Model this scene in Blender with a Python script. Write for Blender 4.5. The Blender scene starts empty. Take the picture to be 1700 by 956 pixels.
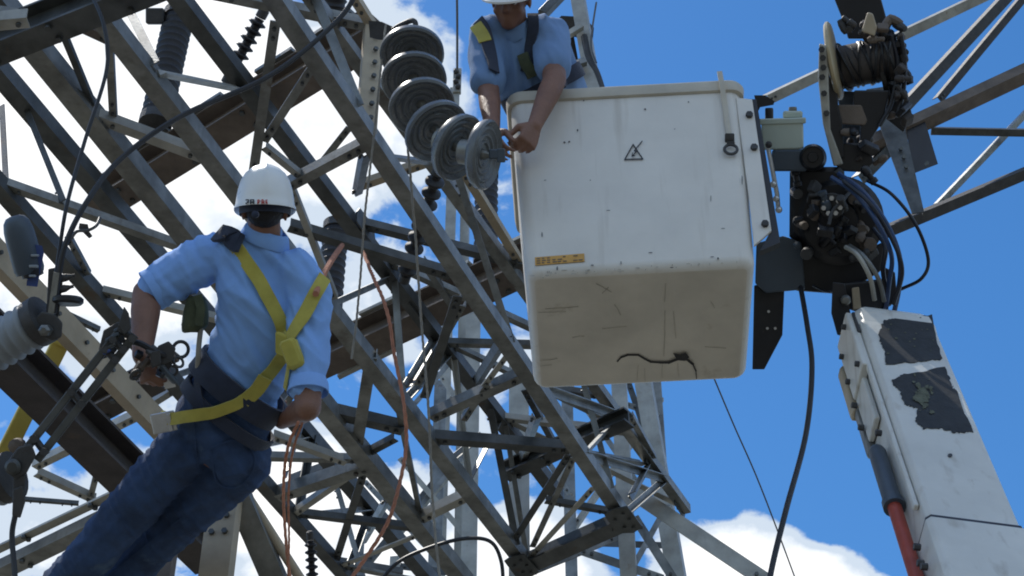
import bpy, bmesh, math, random
from mathutils import Vector, Matrix, noise
random.seed(7)
S = bpy.context.scene
COL = S.collection

# ------------------------------------------------------------ camera, sky, sun, exposure
PITCH = math.radians(40.0)
FPX = 2900.0                      # focal length in pixels of a 1700 px wide frame
CAM = Vector((0.0, 0.0, 1.6))
cd = bpy.data.cameras.new('camera')
cam = bpy.data.objects.new('camera', cd)
COL.objects.link(cam)
cam.location = CAM
cam.rotation_euler = (math.pi / 2 + PITCH, 0, 0)
cd.sensor_width = 36.0
cd.lens = 36.0 * FPX / 1700.0
cd.clip_start = 0.05
cd.clip_end = 4000.0
S.camera = cam

SUN_EL = math.radians(66.0)
SUN_AZ = math.radians(-62.0)      # clockwise from +Y, negative is to the left
sun_dir = Vector((math.sin(SUN_AZ) * math.cos(SUN_EL), math.cos(SUN_AZ) * math.cos(SUN_EL), math.sin(SUN_EL)))
sd = bpy.data.lights.new('sun', 'SUN')
sd.energy = 2.8
sd.angle = math.radians(0.53)
sd.color = (1.0, 0.95, 0.87)
sun = bpy.data.objects.new('sun', sd)
COL.objects.link(sun)
sun.rotation_euler = sun_dir.to_track_quat('Z', 'Y').to_euler()
sun.location = (0, 0, 40)

S.view_settings.view_transform = 'Standard'
S.view_settings.look = 'None'
S.view_settings.exposure = 0.5
S.view_settings.gamma = 1.0
S.view_settings.use_curve_mapping = False

FW = Vector((0, math.cos(PITCH), math.sin(PITCH)))
UP = Vector((0, -math.sin(PITCH), math.cos(PITCH)))
RT = Vector((1, 0, 0))

def ray(x, y):
    return FW + RT * ((x - 850.0) / FPX) + UP * ((478.0 - y) / FPX)
def P(x, y, d):
    """point d metres in front of the lens along a line of sight"""
    return CAM + ray(x, y) * d
def PH(x, y, h):
    """point on the level plane h metres above the lens"""
    r = ray(x, y)
    return CAM + r * (h / r.z)
def PY(x, y, Y):
    """point on the upright plane Y metres away"""
    r = ray(x, y)
    return CAM + r * (Y / r.y)
def depth(p):
    return (Vector(p) - CAM).dot(FW)
def M(w, p):
    """width in metres of w photograph pixels at p"""
    return w * depth(p) / FPX

def world():
    w = bpy.data.worlds.new('World')
    S.world = w
    w.use_nodes = True
    nt = w.node_tree
    N, L = nt.nodes, nt.links
    N.clear()
    out = N.new('ShaderNodeOutputWorld')
    bg = N.new('ShaderNodeBackground')
    bg.inputs['Strength'].default_value = 0.15
    L.new(bg.outputs[0], out.inputs[0])
    sky = N.new('ShaderNodeTexSky')
    sky.sky_type = 'NISHITA'
    sky.sun_disc = False
    sky.sun_elevation = SUN_EL
    sky.sun_rotation = SUN_AZ
    sky.altitude = 600
    sky.air_density = 1.0
    sky.dust_density = 0.35
    sky.ozone_density = 2.2
    tc = N.new('ShaderNodeTexCoord')
    def math_(op, a, b=None, c=None, clamp=False):
        n = N.new('ShaderNodeMath'); n.operation = op; n.use_clamp = clamp
        for i, v in enumerate((a, b, c)):
            if v is None: continue
            if isinstance(v, (int, float)): n.inputs[i].default_value = v
            else: L.new(v, n.inputs[i])
        return n.outputs[0]
    def smooth(v, a, b):
        n = N.new('ShaderNodeMapRange'); n.interpolation_type = 'SMOOTHSTEP'
        L.new(v, n.inputs[0])
        n.inputs[1].default_value = a; n.inputs[2].default_value = b
        return n.outputs[0]
    sep = N.new('ShaderNodeSeparateXYZ'); L.new(tc.outputs['Generated'], sep.inputs[0])
    zz = math_('ADD', math_('MAXIMUM', sep.outputs[2], 0.0), 0.35)
    cmb = N.new('ShaderNodeCombineXYZ')
    L.new(math_('DIVIDE', sep.outputs[0], zz), cmb.inputs[0])
    L.new(math_('DIVIDE', sep.outputs[1], zz), cmb.inputs[1])
    def noise_(scale, detail, rough, off=(0, 0, 0), dist=0.0):
        mp = N.new('ShaderNodeMapping'); L.new(cmb.outputs[0], mp.inputs[0]); mp.inputs[1].default_value = off
        n = N.new('ShaderNodeTexNoise'); L.new(mp.outputs[0], n.inputs['Vector'])
        n.inputs['Scale'].default_value = scale; n.inputs['Detail'].default_value = detail
        n.inputs['Roughness'].default_value = rough; n.inputs['Distortion'].default_value = dist
        return n.outputs['Fac']
    nz = noise_(10.0, 9.0, 0.58, (3.1, 7.7, 0), 0.25)
    # cloud banks: direction, angular radius (deg), weight; the rest of the sky keeps the loose noise clouds
    total = math_('MULTIPLY', math_('SUBTRACT', nz, 0.5), 2.1)
    far = noise_(1.1, 3.0, 0.5, (11.0, 2.0, 0))
    total = math_('ADD', total, math_('MULTIPLY', math_('SUBTRACT', far, 0.38), 0.9))  # extra cloud cover, mostly out of view, added to brighten camera-facing surfaces
    banks = CLOUD_BANKS
    for (px, py, rad, wt) in banks:
        d = ray(px, py).normalized()
        dp = N.new('ShaderNodeVectorMath'); dp.operation = 'DOT_PRODUCT'
        L.new(tc.outputs['Generated'], dp.inputs[0]); dp.inputs[1].default_value = d
        fac = smooth(dp.outputs['Value'], math.cos(math.radians(rad)), math.cos(math.radians(rad * 0.25)))
        total = math_('ADD', total, math_('MULTIPLY', fac, wt))
    mask = smooth(total, 0.06, 0.24)
    shade = noise_(16.0, 6.0, 0.6, (1.0, 4.0, 0))
    body = math_('ADD', math_('MULTIPLY', smooth(total, 0.1, 0.75), 0.5), math_('MULTIPLY', shade, 0.75))
    ramp = N.new('ShaderNodeValToRGB'); L.new(body, ramp.inputs[0])
    ramp.color_ramp.elements[0].position = 0.55; ramp.color_ramp.elements[0].color = (0.52, 0.60, 0.70, 1)
    ramp.color_ramp.elements[1].position = 0.95; ramp.color_ramp.elements[1].color = (1.0, 1.0, 1.0, 1)
    br = N.new('ShaderNodeVectorMath'); br.operation = 'SCALE'; L.new(ramp.outputs[0], br.inputs[0]); br.inputs['Scale'].default_value = CLOUD_GAIN
    # keep the blue of the sky deep, as the photograph has it
    hs = N.new('ShaderNodeHueSaturation'); hs.inputs['Saturation'].default_value = SKY_SAT; hs.inputs['Value'].default_value = SKY_VAL
    L.new(sky.outputs[0], hs.inputs['Color'])
    mx = N.new('ShaderNodeMix'); mx.data_type = 'RGBA'
    L.new(mask, mx.inputs['Factor']); L.new(hs.outputs[0], mx.inputs['A']); L.new(br.outputs[0], mx.inputs['B'])
    L.new(mx.outputs['Result'], bg.inputs['Color'])
    w.cycles.sampling_method = 'AUTOMATIC'

CLOUD_GAIN = 6.0
SKY_SAT = 1.3
SKY_VAL = 0.83
CLOUD_BANKS = [(40, 120, 9.0, 0.55), (300, 260, 6.5, 0.5), (560, 180, 4.2, 0.45), (150, 640, 6.0, 0.16), (430, 760, 4.0, 0.35),
               (560, 930, 3.6, 0.40), (860, 985, 3.4, 0.7), (1230, 1000, 3.6, 0.75), (1400, 1020, 2.8, 0.7),
               (1300, 420, 9.0, -1.1), (1560, 780, 6.0, -0.7), (930, 700, 3.0, -0.35), (1000, 60, 5.0, -0.95), (690, 700, 2.2, -0.3), (1750, 80, 6.0, -0.9), (1200, 700, 4.5, -0.6), (1330, -40, 6.0, -0.9), (1700, 500, 6.0, -0.8), (1450, 200, 8.0, -0.6), (60, 640, 1.6, -0.3), (235, 420, 1.3, -0.22)]
world()
S.cycles.filter_width = 1.9
S.cycles.max_bounces = 6
S.cycles.diffuse_bounces = 3
S.cycles.glossy_bounces = 2

# ------------------------------------------------------------ materials
MATS = {}
def material(name, base, rough=0.6, metal=0.0, var=0.15, scale=6.0, spots=None, spot_amt=0.0, spot_scale=9.0, bump=0.15, bump_scale=60.0,
             streak=None, streak_amt=0.0, sheen=0.0, coat=0.0, stretch=(1, 1, 1)):
    m = bpy.data.materials.new(name)
    m.use_nodes = True
    nt = m.node_tree; N, L = nt.nodes, nt.links
    b = N['Principled BSDF']
    b.inputs['Roughness'].default_value = rough
    b.inputs['Metallic'].default_value = metal
    b.inputs['Sheen Weight'].default_value = sheen
    b.inputs['Coat Weight'].default_value = coat
    tc = N.new('ShaderNodeTexCoord')
    mp = N.new('ShaderNodeMapping'); L.new(tc.outputs['Object'], mp.inputs[0]); mp.inputs['Scale'].default_value = stretch
    def nz(s, d=5.0, r=0.6, off=0.0):
        n = N.new('ShaderNodeTexNoise'); n.noise_dimensions = '4D'; n.inputs['W'].default_value = off
        L.new(mp.outputs[0], n.inputs['Vector']); n.inputs['Scale'].default_value = s
        n.inputs['Detail'].default_value = d; n.inputs['Roughness'].default_value = r
        return n.outputs['Fac']
    def ramp(v, p0, c0, p1, c1):
        r = N.new('ShaderNodeValToRGB'); L.new(v, r.inputs[0]); e = r.color_ramp.elements
        e[0].position, e[1].position = p0, p1; e[0].color = (*c0, 1); e[1].color = (*c1, 1)
        return r.outputs[0]
    lo = tuple(c * (1 - var) for c in base); hi = tuple(min(1, c * (1 + var)) for c in base)
    col = ramp(nz(scale), 0.3, lo, 0.7, hi)
    def mix(fac, a, bcol):
        x = N.new('ShaderNodeMix'); x.data_type = 'RGBA'; L.new(fac, x.inputs['Factor']); L.new(a, x.inputs['A'])
        if isinstance(bcol, tuple): x.inputs['B'].default_value = (*bcol, 1)
        else: L.new(bcol, x.inputs['B'])
        return x.outputs['Result']
    if spots:
        t = 0.72 - 0.3 * spot_amt
        col = mix(ramp(nz(spot_scale, 8, 0.68, 3.0), t, (0, 0, 0), t + 0.09, (0.85, 0.85, 0.85)), col, spots)
    if streak:
        mp2 = N.new('ShaderNodeMapping'); L.new(tc.outputs['Object'], mp2.inputs[0]); mp2.inputs['Scale'].default_value = (14, 14, 1.2)
        n = N.new('ShaderNodeTexNoise'); L.new(mp2.outputs[0], n.inputs['Vector']); n.inputs['Scale'].default_value = 1.6; n.inputs['Detail'].default_value = 6
        t = 0.7 - 0.3 * streak_amt
        col = mix(ramp(n.outputs['Fac'], t, (0, 0, 0), t + 0.2, (0.6, 0.6, 0.6)), col, streak)
    L.new(col, b.inputs['Base Color'])
    rr = N.new('ShaderNodeMapRange'); L.new(nz(scale * 2.3, 4, 0.6, 9.0), rr.inputs[0])
    rr.inputs[3].default_value = max(0.02, rough - 0.14); rr.inputs[4].default_value = min(1, rough + 0.14)
    L.new(rr.outputs[0], b.inputs['Roughness'])
    if bump:
        bp = N.new('ShaderNodeBump'); bp.inputs['Strength'].default_value = bump; bp.inputs['Distance'].default_value = 0.01
        L.new(nz(bump_scale, 6, 0.65, 5.0), bp.inputs['Height']); L.new(bp.outputs[0], b.inputs['Normal'])
    MATS[name] = m
    return m

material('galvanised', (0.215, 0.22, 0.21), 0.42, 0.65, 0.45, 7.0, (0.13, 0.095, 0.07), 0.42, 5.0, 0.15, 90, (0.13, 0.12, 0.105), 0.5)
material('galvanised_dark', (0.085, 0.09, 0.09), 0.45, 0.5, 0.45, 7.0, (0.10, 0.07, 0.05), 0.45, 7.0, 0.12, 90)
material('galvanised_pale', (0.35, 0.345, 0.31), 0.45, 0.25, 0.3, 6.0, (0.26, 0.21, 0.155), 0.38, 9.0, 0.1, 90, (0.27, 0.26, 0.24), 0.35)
material('tan_steel', (0.42, 0.35, 0.25), 0.6, 0.1, 0.22, 5.0, (0.2, 0.13, 0.085), 0.3, 8.0, 0.12, 80, (0.2, 0.16, 0.12), 0.3)
material('rusty_steel', (0.15, 0.122, 0.102), 0.75, 0.1, 0.35, 6.0, (0.16, 0.10, 0.065), 0.3, 10.0, 0.25, 70)
material('porcelain_grey', (0.125, 0.137, 0.146), 0.28, 0.0, 0.14, 7.0, (0.16, 0.15, 0.14), 0.25, 14.0, 0.05, 60)
material('porcelain_brown', (0.014, 0.013, 0.016), 0.5, 0.0, 0.4, 8.0, (0.045, 0.04, 0.04), 0.25, 14.0, 0.05, 60)
material('polymer_grey', (0.26, 0.29, 0.32), 0.5, 0.0, 0.12, 7.0, (0.2, 0.2, 0.2), 0.2, 10.0, 0.05, 60)
material('cast_iron', (0.06, 0.06, 0.062), 0.6, 0.3, 0.3, 12.0, (0.12, 0.07, 0.045), 0.3, 14.0, 0.3, 90)
material('black_paint', (0.012, 0.013, 0.017), 0.42, 0.0, 0.35, 7.0, (0.05, 0.045, 0.04), 0.2, 12.0, 0.1, 70)
material('hose_blue', (0.02, 0.05, 0.14), 0.4, 0.0, 0.3, 9.0, None, 0, 9, 0.05, 90)
material('black_rubber', (0.012, 0.014, 0.022), 0.42, 0.0, 0.3, 9.0, None, 0, 9, 0.05, 90)
material('cable_black', (0.022, 0.024, 0.03), 0.5, 0.0, 0.3, 9.0, (0.07, 0.065, 0.06), 0.15, 14, 0.05, 90)
material('fibreglass_white', (0.72, 0.695, 0.645), 0.45, 0.0, 0.06, 5.0, (0.52, 0.48, 0.41), 0.22, 4.0, 0.06, 40, (0.52, 0.48, 0.42), 0.4)
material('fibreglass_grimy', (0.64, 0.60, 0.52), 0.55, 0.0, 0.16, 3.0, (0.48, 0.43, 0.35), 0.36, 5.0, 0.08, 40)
material('scrape_grey', (0.40, 0.37, 0.31), 0.7, 0.0, 0.3, 20.0, None, 0, 9, 0)
material('fibreglass_rim', (0.5, 0.46, 0.38), 0.55, 0.0, 0.15, 6.0, (0.3, 0.26, 0.2), 0.25, 9.0, 0.12, 40)
material('boom_white', (0.63, 0.62, 0.575), 0.45, 0.0, 0.1, 4.0, (0.36, 0.31, 0.24), 0.24, 9.0, 0.08, 50, (0.38, 0.34, 0.28), 0.45)
material('boom_worn', (0.10, 0.105, 0.07), 0.8, 0.0, 0.4, 30.0, (0.06, 0.06, 0.045), 0.4, 30.0, 0.2, 50)
material('brown_beam', (0.062, 0.054, 0.052), 0.7, 0.1, 0.35, 6.0, (0.12, 0.085, 0.06), 0.35, 8.0, 0.25, 70)
material('boom_patch', (0.02, 0.022, 0.024), 0.7, 0.0, 0.4, 14.0, (0.36, 0.35, 0.27), 0.1, 9.0, 0.2, 50)
material('red_steel', (0.30, 0.045, 0.025), 0.5, 0.0, 0.25, 9.0, (0.12, 0.05, 0.035), 0.35, 10.0, 0.1, 60)
material('pale_green_box', (0.42, 0.48, 0.43), 0.5, 0.0, 0.1, 5.0, (0.25, 0.23, 0.18), 0.15, 12.0, 0.08, 60)
material('brass_tan', (0.46, 0.38, 0.24), 0.45, 0.3, 0.2, 8.0, (0.2, 0.14, 0.08), 0.25, 12.0, 0.1, 60)
material('zinc_bright', (0.55, 0.56, 0.57), 0.35, 0.8, 0.15, 20.0, (0.2, 0.17, 0.14), 0.2, 20.0, 0.1, 80)
material('blue_paint', (0.03, 0.06, 0.2), 0.45, 0.0, 0.3, 10.0, (0.35, 0.37, 0.42), 0.3, 22.0, 0.1, 70)
material('slate_plastic', (0.055, 0.075, 0.10), 0.45, 0.0, 0.15, 7.0, None, 0, 9, 0.05, 60)
material('yellow_fibre', (0.58, 0.47, 0.10), 0.5, 0.0, 0.15, 8.0, (0.25, 0.19, 0.06), 0.2, 12.0, 0.1, 80)
material('yellow_webbing', (0.50, 0.44, 0.08), 0.75, 0.0, 0.16, 16.0, (0.34, 0.29, 0.08), 0.25, 25.0, 0.5, 420, None, 0, 0.2)
material('navy_webbing', (0.018, 0.027, 0.055), 0.8, 0.0, 0.25, 16.0, None, 0, 9, 0.4, 300, None, 0, 0.2)
material('orange_rope', (0.47, 0.20, 0.12), 0.8, 0.0, 0.22, 22.0, (0.32, 0.13, 0.08), 0.2, 30.0, 0.6, 240)
material('grey_rope', (0.32, 0.30, 0.26), 0.8, 0.0, 0.2, 24.0, (0.15, 0.13, 0.1), 0.25, 30.0, 0.6, 240)
material('steel_wire', (0.11, 0.115, 0.12), 0.5, 0.5, 0.2, 24.0, None, 0, 9, 0.3, 200)
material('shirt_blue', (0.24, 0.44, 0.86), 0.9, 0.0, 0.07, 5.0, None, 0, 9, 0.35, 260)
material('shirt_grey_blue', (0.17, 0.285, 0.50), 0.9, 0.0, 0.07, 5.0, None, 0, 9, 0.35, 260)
material('denim', (0.038, 0.078, 0.185), 0.9, 0.0, 0.45, 9.0, (0.09, 0.15, 0.25), 0.46, 6.0, 0.9, 300)
material('skin', (0.215, 0.105, 0.068), 0.5, 0.0, 0.14, 14.0, (0.2, 0.075, 0.05), 0.25, 12.0, 0.3, 140)
material('hair_dark', (0.012, 0.010, 0.009), 0.6, 0.0, 0.3, 40.0, None, 0, 9, 0.8, 220)
material('helmet_white', (0.80, 0.81, 0.80), 0.32, 0.0, 0.05, 6.0, (0.5, 0.49, 0.45), 0.12, 16.0, 0.03, 30)
material('pouch_green', (0.075, 0.09, 0.05), 0.8, 0.0, 0.4, 14.0, (0.22, 0.22, 0.08), 0.3, 18.0, 0.4, 120)
material('ink_black', (0.02, 0.02, 0.022), 0.6, 0.0, 0.2, 30.0, None, 0, 9, 0)
material('ink_red', (0.42, 0.05, 0.04), 0.6, 0.0, 0.2, 30.0, None, 0, 9, 0)
material('orange_label', (0.60, 0.33, 0.08), 0.6, 0.0, 0.15, 25.0, (0.42, 0.3, 0.16), 0.3, 40.0, 0)
material('boot_leather', (0.03, 0.022, 0.017), 0.55, 0.0, 0.3, 12.0, (0.07, 0.055, 0.04), 0.3, 14.0, 0.3, 90)
material('eye_white', (0.6, 0.58, 0.55), 0.2, 0, 0.05, 9, None, 0, 9, 0)
material('gravel', (0.11, 0.105, 0.085), 0.9, 0.0, 0.35, 9.0, (0.07, 0.075, 0.05), 0.4, 26.0, 0.9, 24)

# ------------------------------------------------------------ mesh helpers: every shape is (verts, faces) in world space
def join(*shapes):
    V, F = [], []
    for v, f in shapes:
        o = len(V); V += list(v); F += [tuple(i + o for i in q) for q in f]
    return V, F
def frame_of(t, ref=(0, 0, 1)):
    t = Vector(t).normalized(); r = Vector(ref)
    v = r - t * r.dot(t)
    if v.length < 1e-4:
        r = Vector((0, 1, 0)); v = r - t * r.dot(t)
    v.normalize(); u = v.cross(t); u.normalize()
    return t, u, v
def extrude(p0, p1, prof, ref=(0, 0, 1), prof1=None):
    """closed outline prof [(u, v)] run from p0 to p1; v leans to ref"""
    p0, p1 = Vector(p0), Vector(p1)
    t, u, v = frame_of(p1 - p0, ref)
    n = len(prof); q1 = prof1 or prof
    V = [p0 + u * a + v * b for a, b in prof] + [p1 + u * a + v * b for a, b in q1]
    F = [(i, (i + 1) % n, n + (i + 1) % n, n + i) for i in range(n)]
    F += [tuple(range(n - 1, -1, -1)), tuple(range(n, 2 * n))]
    return V, F
def prof_L(w, h, th, flip=1):
    pts = [(0, 0), (w, 0), (w, th), (th, th), (th, h), (0, h)]
    pts = [(a - w / 2, b - h / 2) for a, b in pts]
    if flip < 0: pts = [(-a, b) for a, b in reversed(pts)]
    return pts
def prof_U(w, h, th, flip=1):
    """channel, back of width w at the bottom, legs up"""
    pts = [(0, 0), (w, 0), (w, h), (w - th, h), (w - th, th), (th, th), (th, h), (0, h)]
    pts = [(a - w / 2, b - h / 2) for a, b in pts]
    if flip < 0: pts = [(a, -b) for a, b in reversed(pts)]
    return pts
def prof_I(w, h, th):
    a = w / 2; b = h / 2; c = th / 2
    return [(-a, -b), (a, -b), (a, -b + th), (c, -b + th), (c, b - th), (a, b - th), (a, b), (-a, b), (-a, b - th), (-c, b - th), (-c, -b + th), (-a, -b + th)]
def prof_R(w, h, r=0.0):
    a, b = w / 2, h / 2
    if r <= 0: return [(-a, -b), (a, -b), (a, b), (-a, b)]
    return [(-a + r, -b), (a - r, -b), (a, -b + r), (a, b - r), (a - r, b), (-a + r, b), (-a, b - r), (-a, -b + r)]
def prof_T(w, h, th):
    """two angles back to back"""
    a = w / 2
    return [(-a, -h / 2), (a, -h / 2), (a, -h / 2 + th), (th, -h / 2 + th), (th, h / 2), (-th, h / 2), (-th, -h / 2 + th), (-a, -h / 2 + th)]
def prof_C(r, n=12):
    return [(r * math.cos(2 * math.pi * i / n), r * math.sin(2 * math.pi * i / n)) for i in range(n)]
def spline(pts, per=8):
    pts = [Vector(p) for p in pts]
    if len(pts) < 3: return pts
    out = []
    ext = [pts[0] * 2 - pts[1]] + pts + [pts[-1] * 2 - pts[-2]]
    for i in range(1, len(ext) - 2):
        a, b, c, d = ext[i - 1:i + 3]
        for k in range(per):
            t = k / per
            out.append(0.5 * ((2 * b) + (c - a) * t + (2 * a - 5 * b + 4 * c - d) * t * t + (3 * b - a - 3 * c + d) * t ** 3))
    out.append(pts[-1])
    return out
def sweep(pts, rad, n=8, flat=None, ref=(0, 0, 1)):
    """tube along pts; rad number or list; flat=(w,t) gives a strap whose width lies across ref"""
    pts = [Vector(p) for p in pts]
    m = len(pts)
    t0, u, v = frame_of(pts[1] - pts[0], ref[0] if isinstance(ref, list) else ref)
    V, F = [], []
    for i, p in enumerate(pts):
        t = (pts[min(i + 1, m - 1)] - pts[max(i - 1, 0)]).normalized()
        rr = ref[i] if (flat and isinstance(ref, list)) else None
        if rr is not None: _, u, v = frame_of(t, rr)
        else:
            u = (u - t * u.dot(t)).normalized(); v = t.cross(u)
        if flat:
            w, h = flat
            ring = [p + u * a + v * b for a, b in ((-w / 2, -h / 2), (w / 2, -h / 2), (w / 2, h / 2), (-w / 2, h / 2))]
        else:
            r = rad[i] if isinstance(rad, (list, tuple)) else rad
            ring = [p + u * (r * math.cos(2 * math.pi * k / n)) + v * (r * math.sin(2 * math.pi * k / n)) for k in range(n)]
        V += ring
    k = 4 if flat else n
    for i in range(m - 1):
        for j in range(k):
            F.append((i * k + j, i * k + (j + 1) % k, (i + 1) * k + (j + 1) % k, (i + 1) * k + j))
    F += [tuple(range(k - 1, -1, -1)), tuple(range((m - 1) * k, m * k))]
    return V, F
def lathe(p, axis, prof, n=32, ref=(0, 0, 1)):
    """prof [(radius, along)] spun about axis through p"""
    t, u, v = frame_of(axis, ref)
    V, F = [], []
    for r, a in prof:
        V += [Vector(p) + t * a + (u * math.cos(2 * math.pi * k / n) + v * math.sin(2 * math.pi * k / n)) * max(r, 1e-5) for k in range(n)]
    for i in range(len(prof) - 1):
        for j in range(n):
            F.append((i * n + j, i * n + (j + 1) % n, (i + 1) * n + (j + 1) % n, (i + 1) * n + j))
    F += [tuple(range(n - 1, -1, -1)), tuple(range((len(prof) - 1) * n, len(prof) * n))]
    return V, F
def box(c, ax, ay, az, sx, sy, sz, bev=0.0):
    """box at c with unit axes; bev chamfers the upright edges and caps"""
    c, ax, ay, az = Vector(c), Vector(ax).normalized(), Vector(ay).normalized(), Vector(az).normalized()
    if bev <= 0:
        V = [c + ax * (sx / 2 * i) + ay * (sy / 2 * j) + az * (sz / 2 * k) for k in (-1, 1) for i, j in ((-1, -1), (1, -1), (1, 1), (-1, 1))]
        return V, [(3, 2, 1, 0), (4, 5, 6, 7), (0, 1, 5, 4), (1, 2, 6, 5), (2, 3, 7, 6), (3, 0, 4, 7)]
    V, F = [], []
    for k, s in ((-sz / 2, 1), (-sz / 2 + bev, 0), (sz / 2 - bev, 0), (sz / 2, 1)):
        pr = prof_R(sx - (2 * bev if s else 0), sy - (2 * bev if s else 0), bev)
        V += [c + ax * a + ay * b + az * k for a, b in pr]
    for i in range(3):
        for j in range(8): F.append((i * 8 + j, i * 8 + (j + 1) % 8, (i + 1) * 8 + (j + 1) % 8, (i + 1) * 8 + j))
    F += [tuple(range(7, -1, -1)), tuple(range(24, 32))]
    return V, F
def plate(pts, normal, th):
    """flat polygon pts thickened by th along normal"""
    n = Vector(normal).normalized() * th / 2
    pts = [Vector(p) for p in pts]; k = len(pts)
    V = [p - n for p in pts] + [p + n for p in pts]
    return V, [tuple(range(k - 1, -1, -1)), tuple(range(k, 2 * k))] + [(i, (i + 1) % k, k + (i + 1) % k, k + i) for i in range(k)]
def ball(c, r, n=10, m=7, sc=(1, 1, 1)):
    V, F = [], []
    for i in range(m + 1):
        a = math.pi * i / m
        for j in range(n):
            b = 2 * math.pi * j / n
            V.append(Vector(c) + Vector((r * sc[0] * math.sin(a) * math.cos(b), r * sc[1] * math.sin(a) * math.sin(b), r * sc[2] * math.cos(a))))
    for i in range(m):
        for j in range(n): F.append((i * n + j, i * n + (j + 1) % n, (i + 1) * n + (j + 1) % n, (i + 1) * n + j))
    return V, F
def bolt(p, n, r=0.012, h=0.012):
    return extrude(Vector(p), Vector(p) + Vector(n).normalized() * h, prof_C(r, 6))

def obj(name, shape, mat, parent=None, origin=(0, 0, 0), smooth=False, bevel=0.0):
    V, F = shape
    o0 = Vector(origin)
    me = bpy.data.meshes.new(name)
    me.from_pydata([tuple(Vector(v) - o0) for v in V], [], F)
    bm = bmesh.new(); bm.from_mesh(me)
    bmesh.ops.remove_doubles(bm, verts=bm.verts, dist=1e-6)
    bmesh.ops.recalc_face_normals(bm, faces=bm.faces)
    bm.to_mesh(me); bm.free()
    if mat: me.materials.append(MATS[mat])
    if smooth:
        for p in me.polygons: p.use_smooth = True
        if smooth != 'all':
            me.set_sharp_from_angle(angle=math.radians(38))
    o = bpy.data.objects.new(name, me)
    COL.objects.link(o)
    if parent: o.parent = parent
    else: o.location = o0
    if bevel:
        b = o.modifiers.new('bevel', 'BEVEL'); b.width = bevel; b.segments = 2; b.limit_method = 'ANGLE'; b.angle_limit = math.radians(40)
    return o

class Thing:
    def __init__(self, name, label, cat, origin, group=None):
        self.o = bpy.data.objects.new(name, None)
        COL.objects.link(self.o)
        self.org = Vector(origin); self.o.location = self.org
        self.o.empty_display_size = 0.1
        self.o['label'] = label; self.o['category'] = cat; self.o['kind'] = 'thing'
        if group: self.o['group'] = group
        self.bolts = []; self.k = 0
    def add(self, name, shape, mat, parent=None, smooth=False, bevel=0.0, label=None, stuff=False):
        o = obj(name, shape, mat, parent or self.o, self.org, smooth, bevel)
        if label: o['label'] = label
        if stuff: o['kind'] = 'stuff'
        return o
    def member(self, name, p0, p1, kind='L', w=0.08, mat='galvanised', ref=(0, 0, 1), h=None, th=None, flip=1, bolts=True, off=None, parent=None):
        self.k += 1
        p0, p1 = Vector(p0), Vector(p1)
        if off is None:
            off = Vector(ref).normalized() * (0.0035 * ((self.k * 5) % 9))
        p0, p1 = p0 + Vector(off), p1 + Vector(off)
        h = h or w; th = th or max(0.006, w * 0.1)
        pr = {'L': lambda: prof_L(w, h, th, flip), 'U': lambda: prof_U(w, h, th, flip), 'I': lambda: prof_I(w, h, th), 'T': lambda: prof_T(w, h, th),
              'R': lambda: prof_R(w, h, min(w, h) * 0.08), 'C': lambda: prof_C(w / 2, 12)}[kind]()
        o = self.add(name, extrude(p0, p1, pr, ref), mat, parent, smooth=(kind == 'C'))
        if bolts:
            t, u, v = frame_of(p1 - p0, ref)
            L = (p1 - p0).length
            for q, s in ((p0, 1), (p1, -1)):
                for a in (0.035, 0.085):
                    if a < L / 3: self.bolts.append(bolt(q + t * (s * a) - v * (h / 2 + 0.0005), -v, min(0.013, w * 0.2), 0.011))
        return o
    def done(self):
        if self.bolts: self.add('bolts', join(*self.bolts), 'galvanised_dark', stuff=True)

def single(name, shape, mat, label, cat, origin, group=None, smooth=False, bevel=0.0):
    o = obj(name, shape, mat, None, origin, smooth, bevel)
    o['label'] = label; o['category'] = cat; o['kind'] = 'thing'
    if group: o['group'] = group
    return o
# ------------------------------------------------------------ ground
g = obj('ground', ([(-900, -900, 0), (900, -900, 0), (900, 900, 0), (-900, 900, 0)], [(0, 1, 2, 3)]), 'gravel')
g['kind'] = 'structure'

# ------------------------------------------------------------ steelwork
LO, HI = 5.2, 5.88                # lower and upper chord levels above the lens
def line(p, q, s):                # point on the line p-q at parameter s
    return Vector(p).lerp(Vector(q), s)
def plan(h, p, q):
    return PH(p[0], p[1], h), PH(q[0], q[1], h)
def chord(T, h, p, q, w, mat, e0=0.0, e1=0.0, flip=1, kind='L'):
    a, b = plan(h, p, q)
    t = (b - a).normalized()
    return T.member('chord', a - t * e0, b + t * e1, kind, w, mat, flip=flip, bolts=False, off=(0, 0, 0))
def brace(T, p, q, hp, hq, wpx, mat='galvanised', name='brace', kind='L', flip=1, h=None):
    a, b = PH(p[0], p[1], hp), PH(q[0], q[1], hq)
    w = M(wpx, (a + b) / 2)
    ref = (0, 0, 1)
    if hp != hq:                  # a web member: its flange lies in the upright face of the girder
        ref = Vector((0.92, -0.38, 0.25))
    return T.member(name, a, b, kind, max(0.022, w), mat, ref=ref, flip=flip, h=h)
def gusset(T, px, py, h, size, mat='galvanised_dark', up=False):
    c = PH(px, py, h)
    d = Vector((0.39, 0.92, 0)); e = Vector((-0.92, 0.39, 0))
    s = size
    if up: e = Vector((0, 0, 1))
    n = d.cross(e)
    pts = [c + d * a * s + e * b * s for a, b in ((-1, -.55), (.7, -.6), (1, -.1), (.75, .6), (-.8, .55), (-1.05, .1))]
    off = n * (0.012 if up else -0.058)
    T.add('gusset_plate', plate([p + off for p in pts], n, 0.008), mat)
    for a, b in ((-.6, -.2), (-.1, -.3), (.4, .1), (.55, -.25), (-.3, .25)):
        q = c + d * a * s + e * b * s + off - n * 0.004
        T.bolts.append(bolt(q, -n, 0.010, 0.012))

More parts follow.
